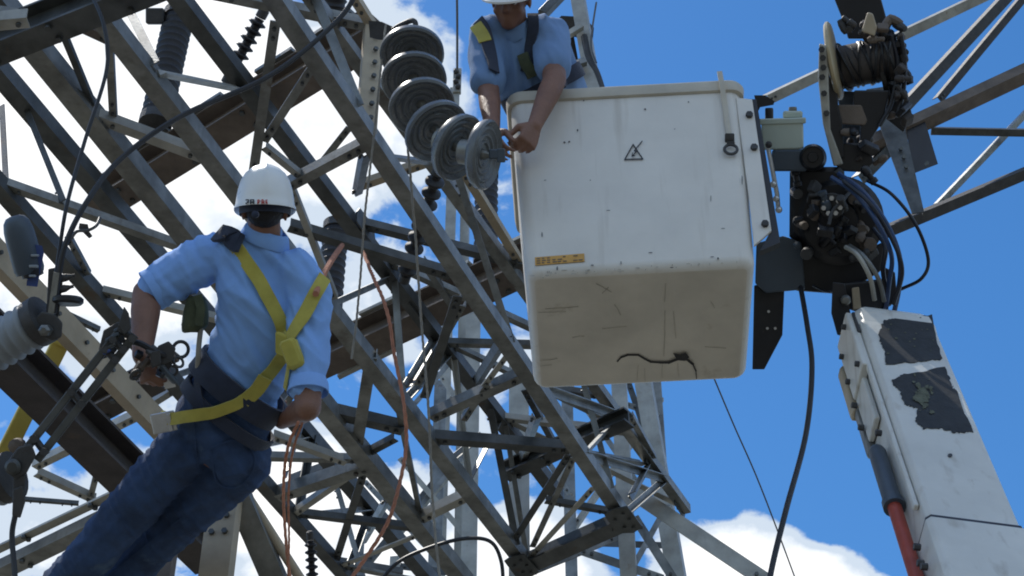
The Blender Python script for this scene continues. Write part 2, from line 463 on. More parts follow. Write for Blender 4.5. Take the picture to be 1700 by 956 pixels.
# near girder: two lower chords, two upper chords
G1 = Thing('lattice_girder', 'long grey steel lattice girder that passes behind the left edge of the white bucket', 'girder', PH(700, 500, LO))
chord(G1, LO, (460, 0), (1034, 856), 0.074, 'galvanised', 1.5, 0.05)
chord(G1, LO, (150, 0), (870, 932), 0.078, 'galvanised', 0.9, 0.1)
chord(G1, HI, (300, 0), (872, 750), 0.074, 'galvanised_dark', 1.2, 0.5)
chord(G1, HI, (520, 0), (1139, 846), 0.06, 'galvanised', 1.2, 0.0)
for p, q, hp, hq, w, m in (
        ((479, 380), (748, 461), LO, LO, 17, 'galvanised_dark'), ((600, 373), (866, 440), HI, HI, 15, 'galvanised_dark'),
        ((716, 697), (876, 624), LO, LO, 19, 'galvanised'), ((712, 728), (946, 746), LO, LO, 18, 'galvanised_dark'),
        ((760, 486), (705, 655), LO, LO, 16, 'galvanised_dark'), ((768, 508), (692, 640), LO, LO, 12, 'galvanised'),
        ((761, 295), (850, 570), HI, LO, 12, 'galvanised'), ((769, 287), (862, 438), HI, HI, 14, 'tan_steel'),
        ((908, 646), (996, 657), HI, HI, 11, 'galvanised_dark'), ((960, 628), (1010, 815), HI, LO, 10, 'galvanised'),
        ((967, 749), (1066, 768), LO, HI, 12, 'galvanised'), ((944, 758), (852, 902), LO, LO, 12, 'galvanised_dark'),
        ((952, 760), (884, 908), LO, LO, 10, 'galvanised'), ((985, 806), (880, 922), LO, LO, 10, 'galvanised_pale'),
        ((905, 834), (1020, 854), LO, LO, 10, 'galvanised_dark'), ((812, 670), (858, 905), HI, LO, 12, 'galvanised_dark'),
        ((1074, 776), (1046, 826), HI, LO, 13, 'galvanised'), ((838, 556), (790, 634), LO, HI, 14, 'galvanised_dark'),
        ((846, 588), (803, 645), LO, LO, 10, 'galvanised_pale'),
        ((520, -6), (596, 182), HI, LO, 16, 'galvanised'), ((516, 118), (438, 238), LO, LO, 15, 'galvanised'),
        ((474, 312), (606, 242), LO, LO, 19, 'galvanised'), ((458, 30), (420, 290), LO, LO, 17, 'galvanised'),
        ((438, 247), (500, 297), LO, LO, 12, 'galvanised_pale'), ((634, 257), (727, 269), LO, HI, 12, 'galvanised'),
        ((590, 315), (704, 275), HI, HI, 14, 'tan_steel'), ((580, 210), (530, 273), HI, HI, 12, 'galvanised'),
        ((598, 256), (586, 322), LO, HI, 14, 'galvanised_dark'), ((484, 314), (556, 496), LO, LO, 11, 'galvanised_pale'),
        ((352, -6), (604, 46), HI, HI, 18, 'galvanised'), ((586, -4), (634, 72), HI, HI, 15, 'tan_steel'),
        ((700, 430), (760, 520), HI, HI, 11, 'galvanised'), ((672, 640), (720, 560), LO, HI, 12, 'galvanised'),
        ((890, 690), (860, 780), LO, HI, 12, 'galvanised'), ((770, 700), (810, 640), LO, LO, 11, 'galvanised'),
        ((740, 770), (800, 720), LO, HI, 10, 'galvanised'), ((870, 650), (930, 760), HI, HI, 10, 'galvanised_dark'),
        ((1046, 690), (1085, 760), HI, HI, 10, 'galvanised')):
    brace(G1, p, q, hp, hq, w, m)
# upright of the girder that the insulator string hangs from, punched with bolts
pb = PH(607, 224, LO); pt = pb + Vector((0, 0, 0.66))
G1.member('upright', pb, pt, 'U', 0.085, 'tan_steel', ref=(-0.35, 1, 0), h=0.045, bolts=False, off=(0, 0, 0), flip=1)
for k in range(7):
    G1.bolts.append(bolt(pb + Vector((0.018, -0.028, 0.07 + 0.085 * k)), (0.35, -1, 0), 0.011, 0.014))
# end strut between the lower chords
a, b = plan(LO, (1040, 858), (862, 938))
G1.member('end_strut', a, b, 'T', 0.12, 'galvanised_dark', h=0.1, off=(0, 0, 0.004))
for px, py, h, s in ((1034, 850, LO, 0.13), (866, 926, LO, 0.12)):
    gusset(G1, px, py, h, s)
for px, py in ((1078, 770), (1125, 838), (604, 376), (690, 512)):
    gusset(G1, px, py, HI, 0.1, up=True)


# far-left girder: two lower chords and one upper
G2 = Thing('lattice_girder', 'grey steel lattice girder at the far left, passing behind the worker in the white helmet', 'girder', PH(250, 400, LO))
chord(G2, LO, (45, 60), (765, 956), 0.088, 'galvanised', 0.5, 1.0)
chord(G2, LO, (0, 310), (575, 956), 0.07, 'galvanised_dark', 0.6, 1.0)
chord(G2, HI, (0, 120), (662, 900), 0.085, 'galvanised_dark', 0.7, 0.8)
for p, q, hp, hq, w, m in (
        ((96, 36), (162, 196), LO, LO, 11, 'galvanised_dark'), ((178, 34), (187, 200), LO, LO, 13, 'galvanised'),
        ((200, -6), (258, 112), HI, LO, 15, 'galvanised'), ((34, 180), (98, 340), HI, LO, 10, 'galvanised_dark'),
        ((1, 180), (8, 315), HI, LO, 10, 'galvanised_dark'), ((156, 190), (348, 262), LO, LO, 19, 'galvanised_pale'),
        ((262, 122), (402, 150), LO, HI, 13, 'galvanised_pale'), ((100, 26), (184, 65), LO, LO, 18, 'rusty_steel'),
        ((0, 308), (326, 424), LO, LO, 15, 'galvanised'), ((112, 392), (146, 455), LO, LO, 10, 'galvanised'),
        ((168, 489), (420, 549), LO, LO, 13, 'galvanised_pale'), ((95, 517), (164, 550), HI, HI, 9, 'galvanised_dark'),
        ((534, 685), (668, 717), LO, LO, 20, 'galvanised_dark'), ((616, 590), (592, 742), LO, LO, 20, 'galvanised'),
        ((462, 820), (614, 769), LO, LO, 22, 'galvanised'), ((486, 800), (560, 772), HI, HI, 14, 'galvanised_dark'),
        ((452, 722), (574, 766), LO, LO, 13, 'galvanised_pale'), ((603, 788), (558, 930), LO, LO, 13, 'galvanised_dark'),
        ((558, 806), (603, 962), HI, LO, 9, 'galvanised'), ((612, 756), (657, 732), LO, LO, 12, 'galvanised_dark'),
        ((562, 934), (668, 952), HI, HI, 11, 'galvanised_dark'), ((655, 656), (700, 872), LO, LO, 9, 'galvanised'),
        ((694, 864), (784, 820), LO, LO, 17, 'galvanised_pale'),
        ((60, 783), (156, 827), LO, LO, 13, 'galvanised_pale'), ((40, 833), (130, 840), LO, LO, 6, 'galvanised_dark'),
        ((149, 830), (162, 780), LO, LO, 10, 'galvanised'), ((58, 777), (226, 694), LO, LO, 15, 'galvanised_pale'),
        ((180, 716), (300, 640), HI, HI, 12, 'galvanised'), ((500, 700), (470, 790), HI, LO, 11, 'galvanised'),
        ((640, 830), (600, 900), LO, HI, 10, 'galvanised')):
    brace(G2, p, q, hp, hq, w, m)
for px, py, s in ((332, 424, 0.09), ):
    gusset(G2, px, py, LO, s)


# thin lacing that zigzags between the chords of each girder, densest towards the far end
def lacing(T, c0, c1, h0, h1, s0, s1, n, w, mats, cross=False):
    A0, A1 = plan(h0, *c0); B0, B1 = plan(h1, *c1)
    for k in range(n):
        f0 = s0 + (s1 - s0) * k / n; f1 = s0 + (s1 - s0) * (k + 1) / n
        p, q = (line(A0, A1, f0), line(B0, B1, f1)) if k % 2 == 0 else (line(B0, B1, f0), line(A0, A1, f1))
        ref = (0, 0, 1) if h0 == h1 else (0.92, -0.38, 0.1)
        T.member('lacing_bar', p, q, 'L', w * random.uniform(.85, 1.2), random.choice(mats), ref=ref, flip=random.choice((1, -1)))
        if cross and k % 2 == 0:
            T.member('lacing_bar', line(A0, A1, f1), line(B0, B1, f0), 'L', w, random.choice(mats), ref=ref)
cA, cB, cF, cJ = ((460, 0), (1034, 856)), ((150, 0), (870, 932)), ((300, 0), (872, 750)), ((520, 0), (1139, 846))
cC, cE, cD = ((45, 60), (765, 956)), ((0, 310), (575, 956)), ((0, 120), (662, 900))
GM = ('galvanised', 'galvanised', 'galvanised_dark', 'galvanised_pale')
lacing(G1, cB, cF, LO, HI, .45, 1.0, 6, .034, GM)
lacing(G1, cA, cJ, LO, HI, .68, 1.0, 4, .036, GM)
lacing(G1, cF, cJ, HI, HI, .5, 1.0, 5, .036, GM)
lacing(G2, cC, cE, LO, LO, .55, 1.05, 6, .036, GM)
lacing(G2, cE, cD, LO, HI, .42, 1.0, 6, .034, GM)
G1.done(); G2.done()

# cross beams that carry the post insulators
def cross_beam(label, p, q, h, wpx, mat, hh, e0=0.0, e1=0.0, kind='I', top=None):
    a, b = plan(h, p, q)
    t = (b - a).normalized()
    a, b = a - t * e0, b + t * e1
    T = Thing('cross_beam', label, 'beam', a)
    w = M(wpx, (a + b) / 2)
    T.member('beam', a, b, kind, w, mat, h=hh, th=0.012, bolts=False, off=(0, 0, 0))
    side = t.cross(Vector((0, 0, 1)))
    for s in (0.15, 0.4, 0.62, 0.86):
        p = line(a, b, s)
        T.add('stiffener', box(p + side * (w * 0.26), t, side, (0, 0, 1), 0.01, w * 0.42, hh - 0.03), mat)
        for ss in (-1, 1):
            T.bolts.append(bolt(p + side * (ss * w * 0.3) + Vector((0, 0, -hh / 2 - 0.001)) + t * 0.04, (0, 0, -1), 0.014, 0.014))
    if top:
        for s in (0.1, 0.3, 0.55, 0.75):
            p = line(a, b, s) + Vector((0, 0, hh / 2 + 0.012))
            T.add('base_plate', box(p, t, side, (0, 0, 1), 0.24, w * 1.25, 0.02), top)
    T.done()
    return T
cross_beam('rust brown cross beam in the upper left, under the tall ribbed insulator', (622, 48), (240, 286), 6.08, 54, 'rusty_steel', 0.16, 0.0, 0.35, top='galvanised')
cross_beam('brown cross beam with pale base plates just left of the bucket', (900, 424), (540, 592), 6.1, 52, 'rusty_steel', 0.16, 0.1, 0.5, top='galvanised_pale')
cross_beam('short dark cross beam below the bucket between the girder chords', (1044, 692), (838, 783), 5.66, 28, 'galvanised_dark', 0.09)
cross_beam('thick dark beam across the top left corner', (190, -8), (-60, 92), 5.02, 46, 'galvanised_dark', 0.16, 0.3, 0.3)
cross_beam('pale flat-bottomed beam at the lower left edge, uppermost of two behind the worker\'s leg', (330, 748), (-60, 934), 4.55, 17, 'galvanised_pale', 0.05, 0.2, 0.3, kind='L')
cross_beam('grey channel beam at the lower left edge, lower of two behind the worker\'s leg', (330, 786), (-60, 976), 4.5, 30, 'galvanised', 0.06, 0.2, 0.3, kind='U')
cross_beam('short rust brown beam meeting the wide dark beam beside the worker\'s hip', (262, 622), (136, 688), 4.62, 44, 'brown_beam', 0.1)
T = Thing('base_slab', 'pale slab on the brown cross beam left of the bucket, below the black insulator', 'slab', PH(810, 460, 6.24))
T.add('slab', plate([PH(x, y, 6.24) for x, y in ((742, 478), (838, 436), (868, 450), (772, 496))], (0, 0, 1), 0.05), 'galvanised_pale', bevel=0.006)
for k in range(6):
    T.add('rib', box(PH(766 + 14 * k, 482 - 6.6 * k, 6.2), (0.39, 0.92, 0), (-0.92, 0.39, 0), (0, 0, 1), 0.16, 0.02, 0.04), 'galvanised_pale')
T.done()
T = Thing('base_slab', 'pale slab at the left end of the brown cross beam beside the worker\'s right arm', 'slab', PH(610, 585, 6.24))
T.add('slab', plate([PH(x, y, 6.24) for x, y in ((536, 590), (640, 548), (664, 566), (560, 616))], (0, 0, 1), 0.05), 'tan_steel', bevel=0.006)
T.add('edge', plate([PH(x, y, 6.2) for x, y in ((560, 621), (664, 571), (668, 576), (564, 627))], (0, 0, 1), 0.03), 'galvanised_pale')
T.done()
T = Thing('bracket_plate', 'small pale steel bracket in the extreme top left corner', 'bracket', P(10, 30, 6.3))
a, b = P(-60, 40, 6.3), P(48, 30, 6.3)
T.member('plate', a, b, 'L', 0.05, 'galvanised_pale', off=(0, 0, 0))
T.member('arm', P(-60, 10, 6.35), P(30, 22, 6.35), 'R', 0.03, 'galvanised', off=(0, 0, 0))
T.done()

# beams along the lower left
T = Thing('channel_beam', 'tan painted channel beam in front of the worker\'s left hand', 'beam', PH(130, 566, 4.35))
a, b = plan(4.35, (-110, 316), (404, 852))
T.member('channel', a, b, 'U', 0.098, 'tan_steel', ref=(-0.9, 0.36, 0.22), h=0.06, th=0.008, flip=1, bolts=False, off=(0, 0, 0))
t = (b - a).normalized()
for k in range(9):
    T.bolts.append(bolt(line(a, b, 0.16 + 0.085 * k) + Vector((0.9, -0.36, -0.22)) * 0.031, (0.9, -.36, -.22), 0.009, 0.011))
T.done()
T = Thing('wide_beam', 'wide dark brown steel beam below the tan channel at lower left', 'beam', PH(110, 690, 4.08))
a, b = plan(4.08, (-90, 490), (352, 924))
T.member('beam', a, b, 'I', 0.15, 'brown_beam', h=0.15, th=0.014, bolts=False, off=(0, 0, 0))
T.done()

def post(label, px, py, d, wpx, mat, top_h, kind='U', hh=None, ref=(0.2, -1, 0), holes=0, tilt=(0, 0), name='support_post'):
    b = P(px, py, d); w = M(wpx, b)
    base = Vector((b.x - tilt[0], b.y - tilt[1], 0)); top = b + Vector((0, 0, top_h))
    T = Thing(name, label, 'post', base)
    T.member('channel', base, top, kind, w, mat, ref=ref, h=hh or w * 0.6, th=0.008, bolts=False, off=(0, 0, 0))
    r = Vector(ref).normalized(); side = Vector((0, 0, 1)).cross(r)
    T.add('foot_plate', box(base + Vector((0, 0, 0.016)), (1, 0, 0), (0, 1, 0), (0, 0, 1), 0.28, 0.28, 0.02), mat)
    for k in range(holes):
        for s in (-1, 1):
            T.bolts.append(bolt(top + Vector((0, 0, -0.10 - 0.07 * k)) + side * (s * w * 0.22) - r * ((hh or w * 0.6) / 2 + 0.001), -r, 0.012, 0.012))
    T.done()
    return T
post('pale tan channel post with bolt holes standing below the worker\'s hip', 372, 850, 6.62, 50, 'tan_steel', 0.06, holes=2, ref=(0.15, 1, 0))
post('brown channel post partly hidden by the worker\'s dark trouser leg', 268, 930, 6.75, 44, 'rusty_steel', 0.14, holes=1, ref=(0.1, 1, 0))
T = Thing('knee_brace', 'grey steel brace leaning down to the right beside the tan post', 'brace', P(455, 956, 6.75))
T.member('strut', P(396, 822, 6.7), P(520, 1110, 6.8), 'U', 0.09, 'galvanised', ref=(0.3, 1, 0), h=0.06, bolts=False, off=(0, 0, 0))
T.member('edge_tube', P(408, 820, 6.72), P(530, 1010, 6.8), 'C', 0.04, 'tan_steel', bolts=False, off=(0, 0, 0))
T.done()

# tower that carries the girder end, below the bucket
def leg_at(px, Y, w, top_h, mat, T, name='leg', flip=1, refy=1):
    p = PY(px, 800, Y)
    T.member(name, (p.x, p.y, 0), (p.x, p.y, CAM.z + top_h), 'L', w, mat, ref=(0.15, refy, 0), flip=flip, bolts=False, off=(0, 0, 0))
    return p
T1 = Thing('lattice_tower', 'pale grey lattice tower of upright angle legs directly below the bucket', 'tower', (PY(960, 800, 9.4).x, PY(960, 800, 9.4).y, 0))
leg_at(864, 9.0, 0.125, 6.9, 'galvanised_pale', T1)
leg_at(1036, 9.0, 0.095, 6.9, 'galvanised_pale', T1, flip=-1)
leg_at(946, 10.6, 0.085, 8.2, 'galvanised', T1)
leg_at(1102, 10.6, 0.06, 8.2, 'galvanised', T1, flip=-1)
def tbrace(T, p, q, Y, wpx, mat='galvanised', Yq=None):
    a, b = PY(p[0], p[1], Y), PY(q[0], q[1], Yq or Y)
    T.member('brace', a, b, 'L', max(0.025, M(wpx, a)), mat, ref=(0.15, 1, 0), off=Vector((0, 0.004 * (T.k % 7), 0)))
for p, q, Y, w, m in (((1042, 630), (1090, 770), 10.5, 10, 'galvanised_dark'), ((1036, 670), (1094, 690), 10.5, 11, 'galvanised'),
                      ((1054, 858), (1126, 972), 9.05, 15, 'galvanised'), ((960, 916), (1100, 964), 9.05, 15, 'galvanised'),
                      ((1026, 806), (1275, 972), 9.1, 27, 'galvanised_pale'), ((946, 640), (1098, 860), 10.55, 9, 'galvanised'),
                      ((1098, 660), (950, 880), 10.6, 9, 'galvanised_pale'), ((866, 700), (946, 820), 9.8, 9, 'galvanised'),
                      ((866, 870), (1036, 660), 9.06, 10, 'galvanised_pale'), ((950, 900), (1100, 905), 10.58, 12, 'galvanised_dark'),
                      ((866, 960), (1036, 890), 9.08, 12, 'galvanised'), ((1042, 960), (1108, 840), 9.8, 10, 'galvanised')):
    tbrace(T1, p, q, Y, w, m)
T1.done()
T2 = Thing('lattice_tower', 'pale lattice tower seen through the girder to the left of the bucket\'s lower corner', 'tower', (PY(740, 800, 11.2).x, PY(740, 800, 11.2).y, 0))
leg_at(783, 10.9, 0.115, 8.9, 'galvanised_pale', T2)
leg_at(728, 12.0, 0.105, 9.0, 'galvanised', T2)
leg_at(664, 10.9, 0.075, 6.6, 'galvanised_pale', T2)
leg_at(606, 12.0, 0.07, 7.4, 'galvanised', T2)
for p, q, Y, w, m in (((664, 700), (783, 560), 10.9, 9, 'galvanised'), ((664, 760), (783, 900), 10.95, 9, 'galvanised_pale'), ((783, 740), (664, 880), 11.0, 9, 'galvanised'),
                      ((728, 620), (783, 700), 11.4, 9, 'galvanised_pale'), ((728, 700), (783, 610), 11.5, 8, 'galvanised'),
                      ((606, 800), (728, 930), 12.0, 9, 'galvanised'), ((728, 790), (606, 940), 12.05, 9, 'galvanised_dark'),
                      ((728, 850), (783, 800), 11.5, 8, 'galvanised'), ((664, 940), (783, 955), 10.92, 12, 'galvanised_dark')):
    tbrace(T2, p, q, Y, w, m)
T2.done()
T3 = Thing('mast_pole', 'pale upright mast between the disc insulators and the worker in the bucket', 'mast', (PY(752, 300, 12.5).x, PY(752, 300, 12.5).y, 0))
p = PY(752, 300, 12.5); q = PY(757, 150, 12.5)
T3.member('leg', (p.x - 0.02, p.y, 0), (p.x, p.y, q.z), 'L', 0.1, 'galvanised_pale', ref=(0.15, 1, 0), bolts=False, off=(0, 0, 0))
T3.member('leg', (p.x + 0.19, p.y + .1, 0), (p.x + 0.12, p.y + .1, q.z - 1.0), 'L', 0.08, 'galvanised_pale', ref=(0.15, 1, 0), flip=-1, bolts=False, off=(0, 0, 0))
c = PY(759, 135, 12.45)
T3.add('clevis', box(c, (1, 0, 0), (0, 1, 0), (0, 0, 1), 0.085, 0.05, 0.36), 'galvanised_pale', bevel=0.01)
for k in range(4):
    T3.add('clamp_nut', lathe(c + Vector((0.012 * (-1) ** k, -0.03, -0.12 + 0.075 * k)), (0, -1, 0), [(0.03, 0), (0.03, 0.025), (0.015, 0.04)], 8), 'cast_iron')
T3.done()

# steel frame behind the lift, upper right
R1 = Thing('steel_gantry', 'dark steel lattice frame behind the winch in the upper right', 'frame', (PY(1960, 300, 12).x, 12.0, 0))
pc = PY(1960, 300, 12.0)
R1.member('leg', (pc.x, pc.y, 0), (pc.x, pc.y, pc.z + 3), 'L', 0.14, 'galvanised', ref=(0, 1, 0), bolts=False, off=(0, 0, 0))
def rmem(p, q, Y, wpx, mat, kind='L', name='brace', flip=1, e=0.0):
    a, b = PY(p[0], p[1], Y), PY(q[0], q[1], Y)
    t = (b - a).normalized()
    R1.member(name, a, b + t * e, kind, M(wpx, a), mat, ref=(0.1, 0.55, 0.8), flip=flip)
a, b = PY(1436, 246, 12.0), PY(1962, 0, 12.0)
R1.member('chord', a, b, 'L', M(30, a), 'rusty_steel', ref=(0, 0.1, 1), h=M(20, a), off=(0, 0, 0), flip=1)
rmem((1455, 392), (1962, 180), 12.0, 18, 'cast_iron', 'L', 'chord')
rmem((1272, 166), (1650, -14), 12.6, 17, 'galvanised_pale', 'L', 'chord', e=1.2)
rmem((1478, 204), (1690, -24), 11.9, 18, 'cast_iron')
rmem((1556, 168), (1716, -24), 12.1, 13, 'cast_iron')
rmem((1545, 218), (1962, 226), 12.1, 12, 'galvanised_dark')
rmem((1556, 342), (1790, 98), 12.25, 10, 'galvanised')
rmem((1424, 300), (1500, 222), 12.1, 19, 'galvanised_dark')
a, b = PY(1462, 150, 11.8), PY(1524, 356, 11.8)
wa, wb = M(48, a), M(20, b)
R1.add('tapered_arm', extrude(a, b, prof_L(wa, 0.09, 0.012), (0.1, 0.9, 0.3), prof_L(wb, 0.05, 0.012)), 'galvanised_dark')
R1.add('end_plate', plate([PY(x, y, 11.95) for x, y in ((1504, 208), (1534, 196), (1557, 272), (1516, 288))], (0, -0.6, -0.8), 0.014), 'black_paint')
for x, y in ((1500, 262), (1504, 278), (1495, 248), (1538, 272)):
    R1.bolts.append(bolt(PY(x, y, 11.75), (0, -1, -.3), 0.02, 0.03))
R1.done()
# ------------------------------------------------------------ aerial lift: bucket
def rotm(yaw, pit, rol):
    return Matrix.Rotation(yaw, 3, 'Z') @ Matrix.Rotation(pit, 3, 'X') @ Matrix.Rotation(rol, 3, 'Y')
BM = rotm(math.radians(-3.0), math.radians(-0.4), math.radians(-1.3))
BC = CAM + Vector((0.470, 5.104, 4.525))
BW, BD, BH, BT = 0.821, 0.698, 0.905, 1.098
def BL(x, y, z):
    return BC + BM @ Vector((x, y, z))
def rrect(w, d, r, n=6):
    pts = []
    for cx, cy, a0 in ((w / 2 - r, d / 2 - r, 0), (-w / 2 + r, d / 2 - r, 90), (-w / 2 + r, -d / 2 + r, 180), (w / 2 - r, -d / 2 + r, 270)):
        for k in range(n + 1):
            a = math.radians(a0 + 90 * k / n)
            pts.append((cx + r * math.cos(a), cy + r * math.sin(a)))
    return pts
def ring_loft(rings, cap0=True, cap1=True):
    n = len(rings[0]); V = [p for r in rings for p in r]; F = []
    for i in range(len(rings) - 1):
        for j in range(n): F.append((i * n + j, i * n + (j + 1) % n, (i + 1) * n + (j + 1) % n, (i + 1) * n + j))
    if cap0: F.append(tuple(range(n - 1, -1, -1)))
    if cap1: F.append(tuple(range((len(rings) - 1) * n, len(rings) * n)))
    return V, F
def bk(zf, inset, r):             # bucket outline at height fraction zf
    k = 1 + (BT - 1) * zf
    return [BL(x, y, -BH / 2 + BH * zf) for x, y in rrect(BW * k - 2 * inset, BD * k - 2 * inset, r)]
def bkz(z, inset, r):
    zf = z / BH
    k = 1 + (BT - 1) * max(zf, 0)
    return [BL(x, y, -BH / 2 + z) for x, y in rrect(BW * k - 2 * inset, BD * k - 2 * inset, r)]
bucket = Thing('lift_bucket', 'worn white fibreglass bucket of the aerial lift with a cracked underside', 'bucket', BL(0, 0, -BH / 2))
er = 0.04
rings = [bkz(er * (1 - math.cos(math.radians(a))), er * (1 - math.sin(math.radians(a))), max(0.012, 0.05 - er * (1 - math.sin(math.radians(a))))) for a in (0, 18, 36, 54, 72, 90)]
rings += [bkz(z, 0, 0.05) for z in (0.25, 0.5, 0.75, BH)]
rings += [bkz(BH, 0.014, 0.04), bkz(0.5, 0.014, 0.04), bkz(0.02, 0.014, 0.04)]
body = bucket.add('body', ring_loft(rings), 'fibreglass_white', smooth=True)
rr = [bkz(BH - 0.05, -0.001, 0.05), bkz(BH - 0.046, -0.012, 0.055), bkz(BH - 0.006, -0.016, 0.06), bkz(BH + 0.004, -0.012, 0.06), bkz(BH + 0.006, 0.006, 0.05), bkz(BH - 0.004, 0.015, 0.045), bkz(BH - 0.03, 0.0155, 0.045)]
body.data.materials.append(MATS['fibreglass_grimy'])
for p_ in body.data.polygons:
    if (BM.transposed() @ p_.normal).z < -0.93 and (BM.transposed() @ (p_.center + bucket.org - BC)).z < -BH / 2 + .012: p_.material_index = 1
bucket.add('rim', ring_loft(rr, False, False), 'fibreglass_rim', smooth=True)
def hit(px, py, o, n):            # line of sight meets a plane
    r = ray(px, py)
    return CAM + r * ((Vector(o) - CAM).dot(n) / r.dot(n))
fo = BL(0, -BD / 2, -BH / 2); f1 = BL(0.3, -BD / 2, -BH / 2); f2 = BL(0, -BD * BT / 2, BH / 2)
FN = (f1 - fo).cross(f2 - fo).normalized()
if FN.dot(ray(1000, 300)) > 0: FN = -FN
BN = BM @ Vector((0, 0, -1)); bo = BL(0, 0, -BH / 2)
def onfront(px, py, e=0.004): return hit(px, py, fo, FN) + FN * e
def onbottom(px, py, e=0.003): return hit(px, py, bo, BN) + BN * e
def decal(pts, e=0.004, th=0.002, side='f'):
    f = onfront if side == 'f' else onbottom
    n = FN if side == 'f' else BN
    return plate([f(x, y, e) for x, y in pts], n, th)
lab = bucket.add('warning_label', decal([(888, 428.5), (970, 422), (970.5, 435), (888.5, 441.5)]), 'orange_label')
shapes = []
for i in range(3):
    for k in range(9):
        if random.random() < 0.25: continue
        x0 = 891 + k * 8.7; w = random.uniform(4, 7.6); y0 = 430.7 - (x0 - 888) * 0.078 + i * 3.7
        shapes.append(decal([(x0, y0), (x0 + w, y0 - w * .078), (x0 + w, y0 + 1.5 - w * .078), (x0, y0 + 1.5)], 0.0062, 0.001))
bucket.add('lettering', join(*shapes), 'rusty_steel', parent=lab)
def stroke(pts, w, side='f', e=0.004):
    sh = []
    for (x0, y0), (x1, y1) in zip(pts[:-1], pts[1:]):
        L = math.hypot(x1 - x0, y1 - y0); nx, ny = -(y1 - y0) / L * w / 2, (x1 - x0) / L * w / 2
        ex, ey = (x1 - x0) / L * w * .35, (y1 - y0) / L * w * .35
        sh.append(decal([(x0 - ex + nx, y0 - ey + ny), (x1 + ex + nx, y1 + ey + ny), (x1 + ex - nx, y1 + ey - ny), (x0 - ex - nx, y0 - ey - ny)], e + 0.0004 * len(sh), 0.001, side))
    return join(*sh)
tri = bucket.add('hazard_triangle', stroke([(1037, 266), (1051, 241), (1067, 265), (1037, 266)], 1.8), 'ink_black')
bucket.add('lightning_mark', join(stroke([(1066, 236), (1053, 252), (1057, 253)], 1.6, e=0.006), stroke([(1057, 253), (1050, 261)], 1.8, e=0.008), stroke([(1050, 256), (1049, 262), (1054, 261)], 1.4, e=0.009)), 'ink_black', parent=tri)
# scuffs and chips with a shape of their own
sc = []
for x, y, w, h in ((937, 237, 5, 3), (945, 236, 4, 3), (959, 217, 3, 4), (925, 446, 3, 8), (983, 441, 6, 2), (1031, 437, 2, 6), (1080, 420, 9, 1.2), (1115, 445, 7, 2), (1182, 427, 8, 1.2), (1192, 430, 3, 5), (1143, 170, 3, 2), (1071, 182, 4, 3), (969, 168, 3, 2), (905, 300, 5, 1), (1180, 330, 1.4, 12), (1232, 300, 2, 22), (1010, 350, 8, 1), (1120, 215, 2.5, 1.5), (900, 390, 2, 10), (1200, 380, 9, 1), (980, 300, 2, 2)):
    pts = [(x + w * random.uniform(.7, 1) * math.cos(a) / 2, y + h * random.uniform(.7, 1) * math.sin(a) / 2) for a in [k * math.pi / 4 for k in range(8)]]
    sc.append(decal(pts, 0.0035, 0.0006))
bucket.add('scuff_marks', join(*sc), 'cast_iron', stuff=True)
sc = []
for k in range(70):
    x = random.uniform(880, 1235); y = 462 - (x - 874) * 0.079 + random.gauss(-4, 4) - 4
    w, h = random.choice(((random.uniform(2, 14), random.uniform(.7, 2.2)), (random.uniform(1, 2.5), random.uniform(1.5, 6))))
    pts = [(x + w * random.uniform(.5, 1) * math.cos(a) / 2, y + h * random.uniform(.5, 1) * math.sin(a) / 2) for a in [q * math.pi / 4 for q in range(8)]]
    sc.append(decal(pts, 0.0032 if y < 440 - (x - 874) * 0.079 else -0.006, 0.0008))
for x0, y0, x1, y1, w in ((905, 512, 960, 508, 1.1), (893, 518, 940, 516, .8), (1105, 470, 1103, 500, 1.6), (1104, 515, 1102, 590, 1.3), (1118, 516, 1122, 560, .9), (990, 470, 1015, 484, 1.3), (1010, 476, 1000, 486, 1.1), (1020, 505, 1030, 522, 1.4), (896, 598, 925, 594, 1.0), (897, 607, 916, 605, .8), (1000, 545, 1040, 541, .8), (1180, 500, 1186, 510, 1.2), (1170, 575, 1205, 577, .7), (950, 560, 970, 557, .8), (1070, 610, 1071, 632, .8), (1100, 600, 1099, 626, .8), (1125, 602, 1127, 624, .8), (1060, 606, 1058, 630, .7)):
    sc.append(stroke([(x0, y0), ((x0 + x1) / 2 + random.uniform(-1, 1), (y0 + y1) / 2 + random.uniform(-1, 1)), (x1, y1)], w * .55, 'b', 0.0024))
bucket.add('scrapes', join(*sc), 'scrape_grey', stuff=True)
crk = [(1025, 599), (1031, 592), (1042, 588), (1060, 588), (1070, 594), (1080, 599), (1096, 600), (1110, 600), (1122, 595), (1130, 592), (1140, 594), (1150, 602), (1155, 613), (1156, 626)]
cs = []
for i in range(len(crk) - 1):
    w = (2.2, 3, 2.6, 3, 3, 3, 3.4, 4, 4, 5, 4, 2.6, 1.6)[i]
    cs.append(stroke([crk[i], crk[i + 1]], w, 'b', 0.003 + 0.0004 * i))
cs.append(decal([(1117, 583), (1128, 586), (1138, 582), (1144, 590), (1137, 596), (1124, 595)], 0.0085, 0.001, 'b'))
bucket.add('crack', join(*cs), 'ink_black', label='jagged black crack across the underside')
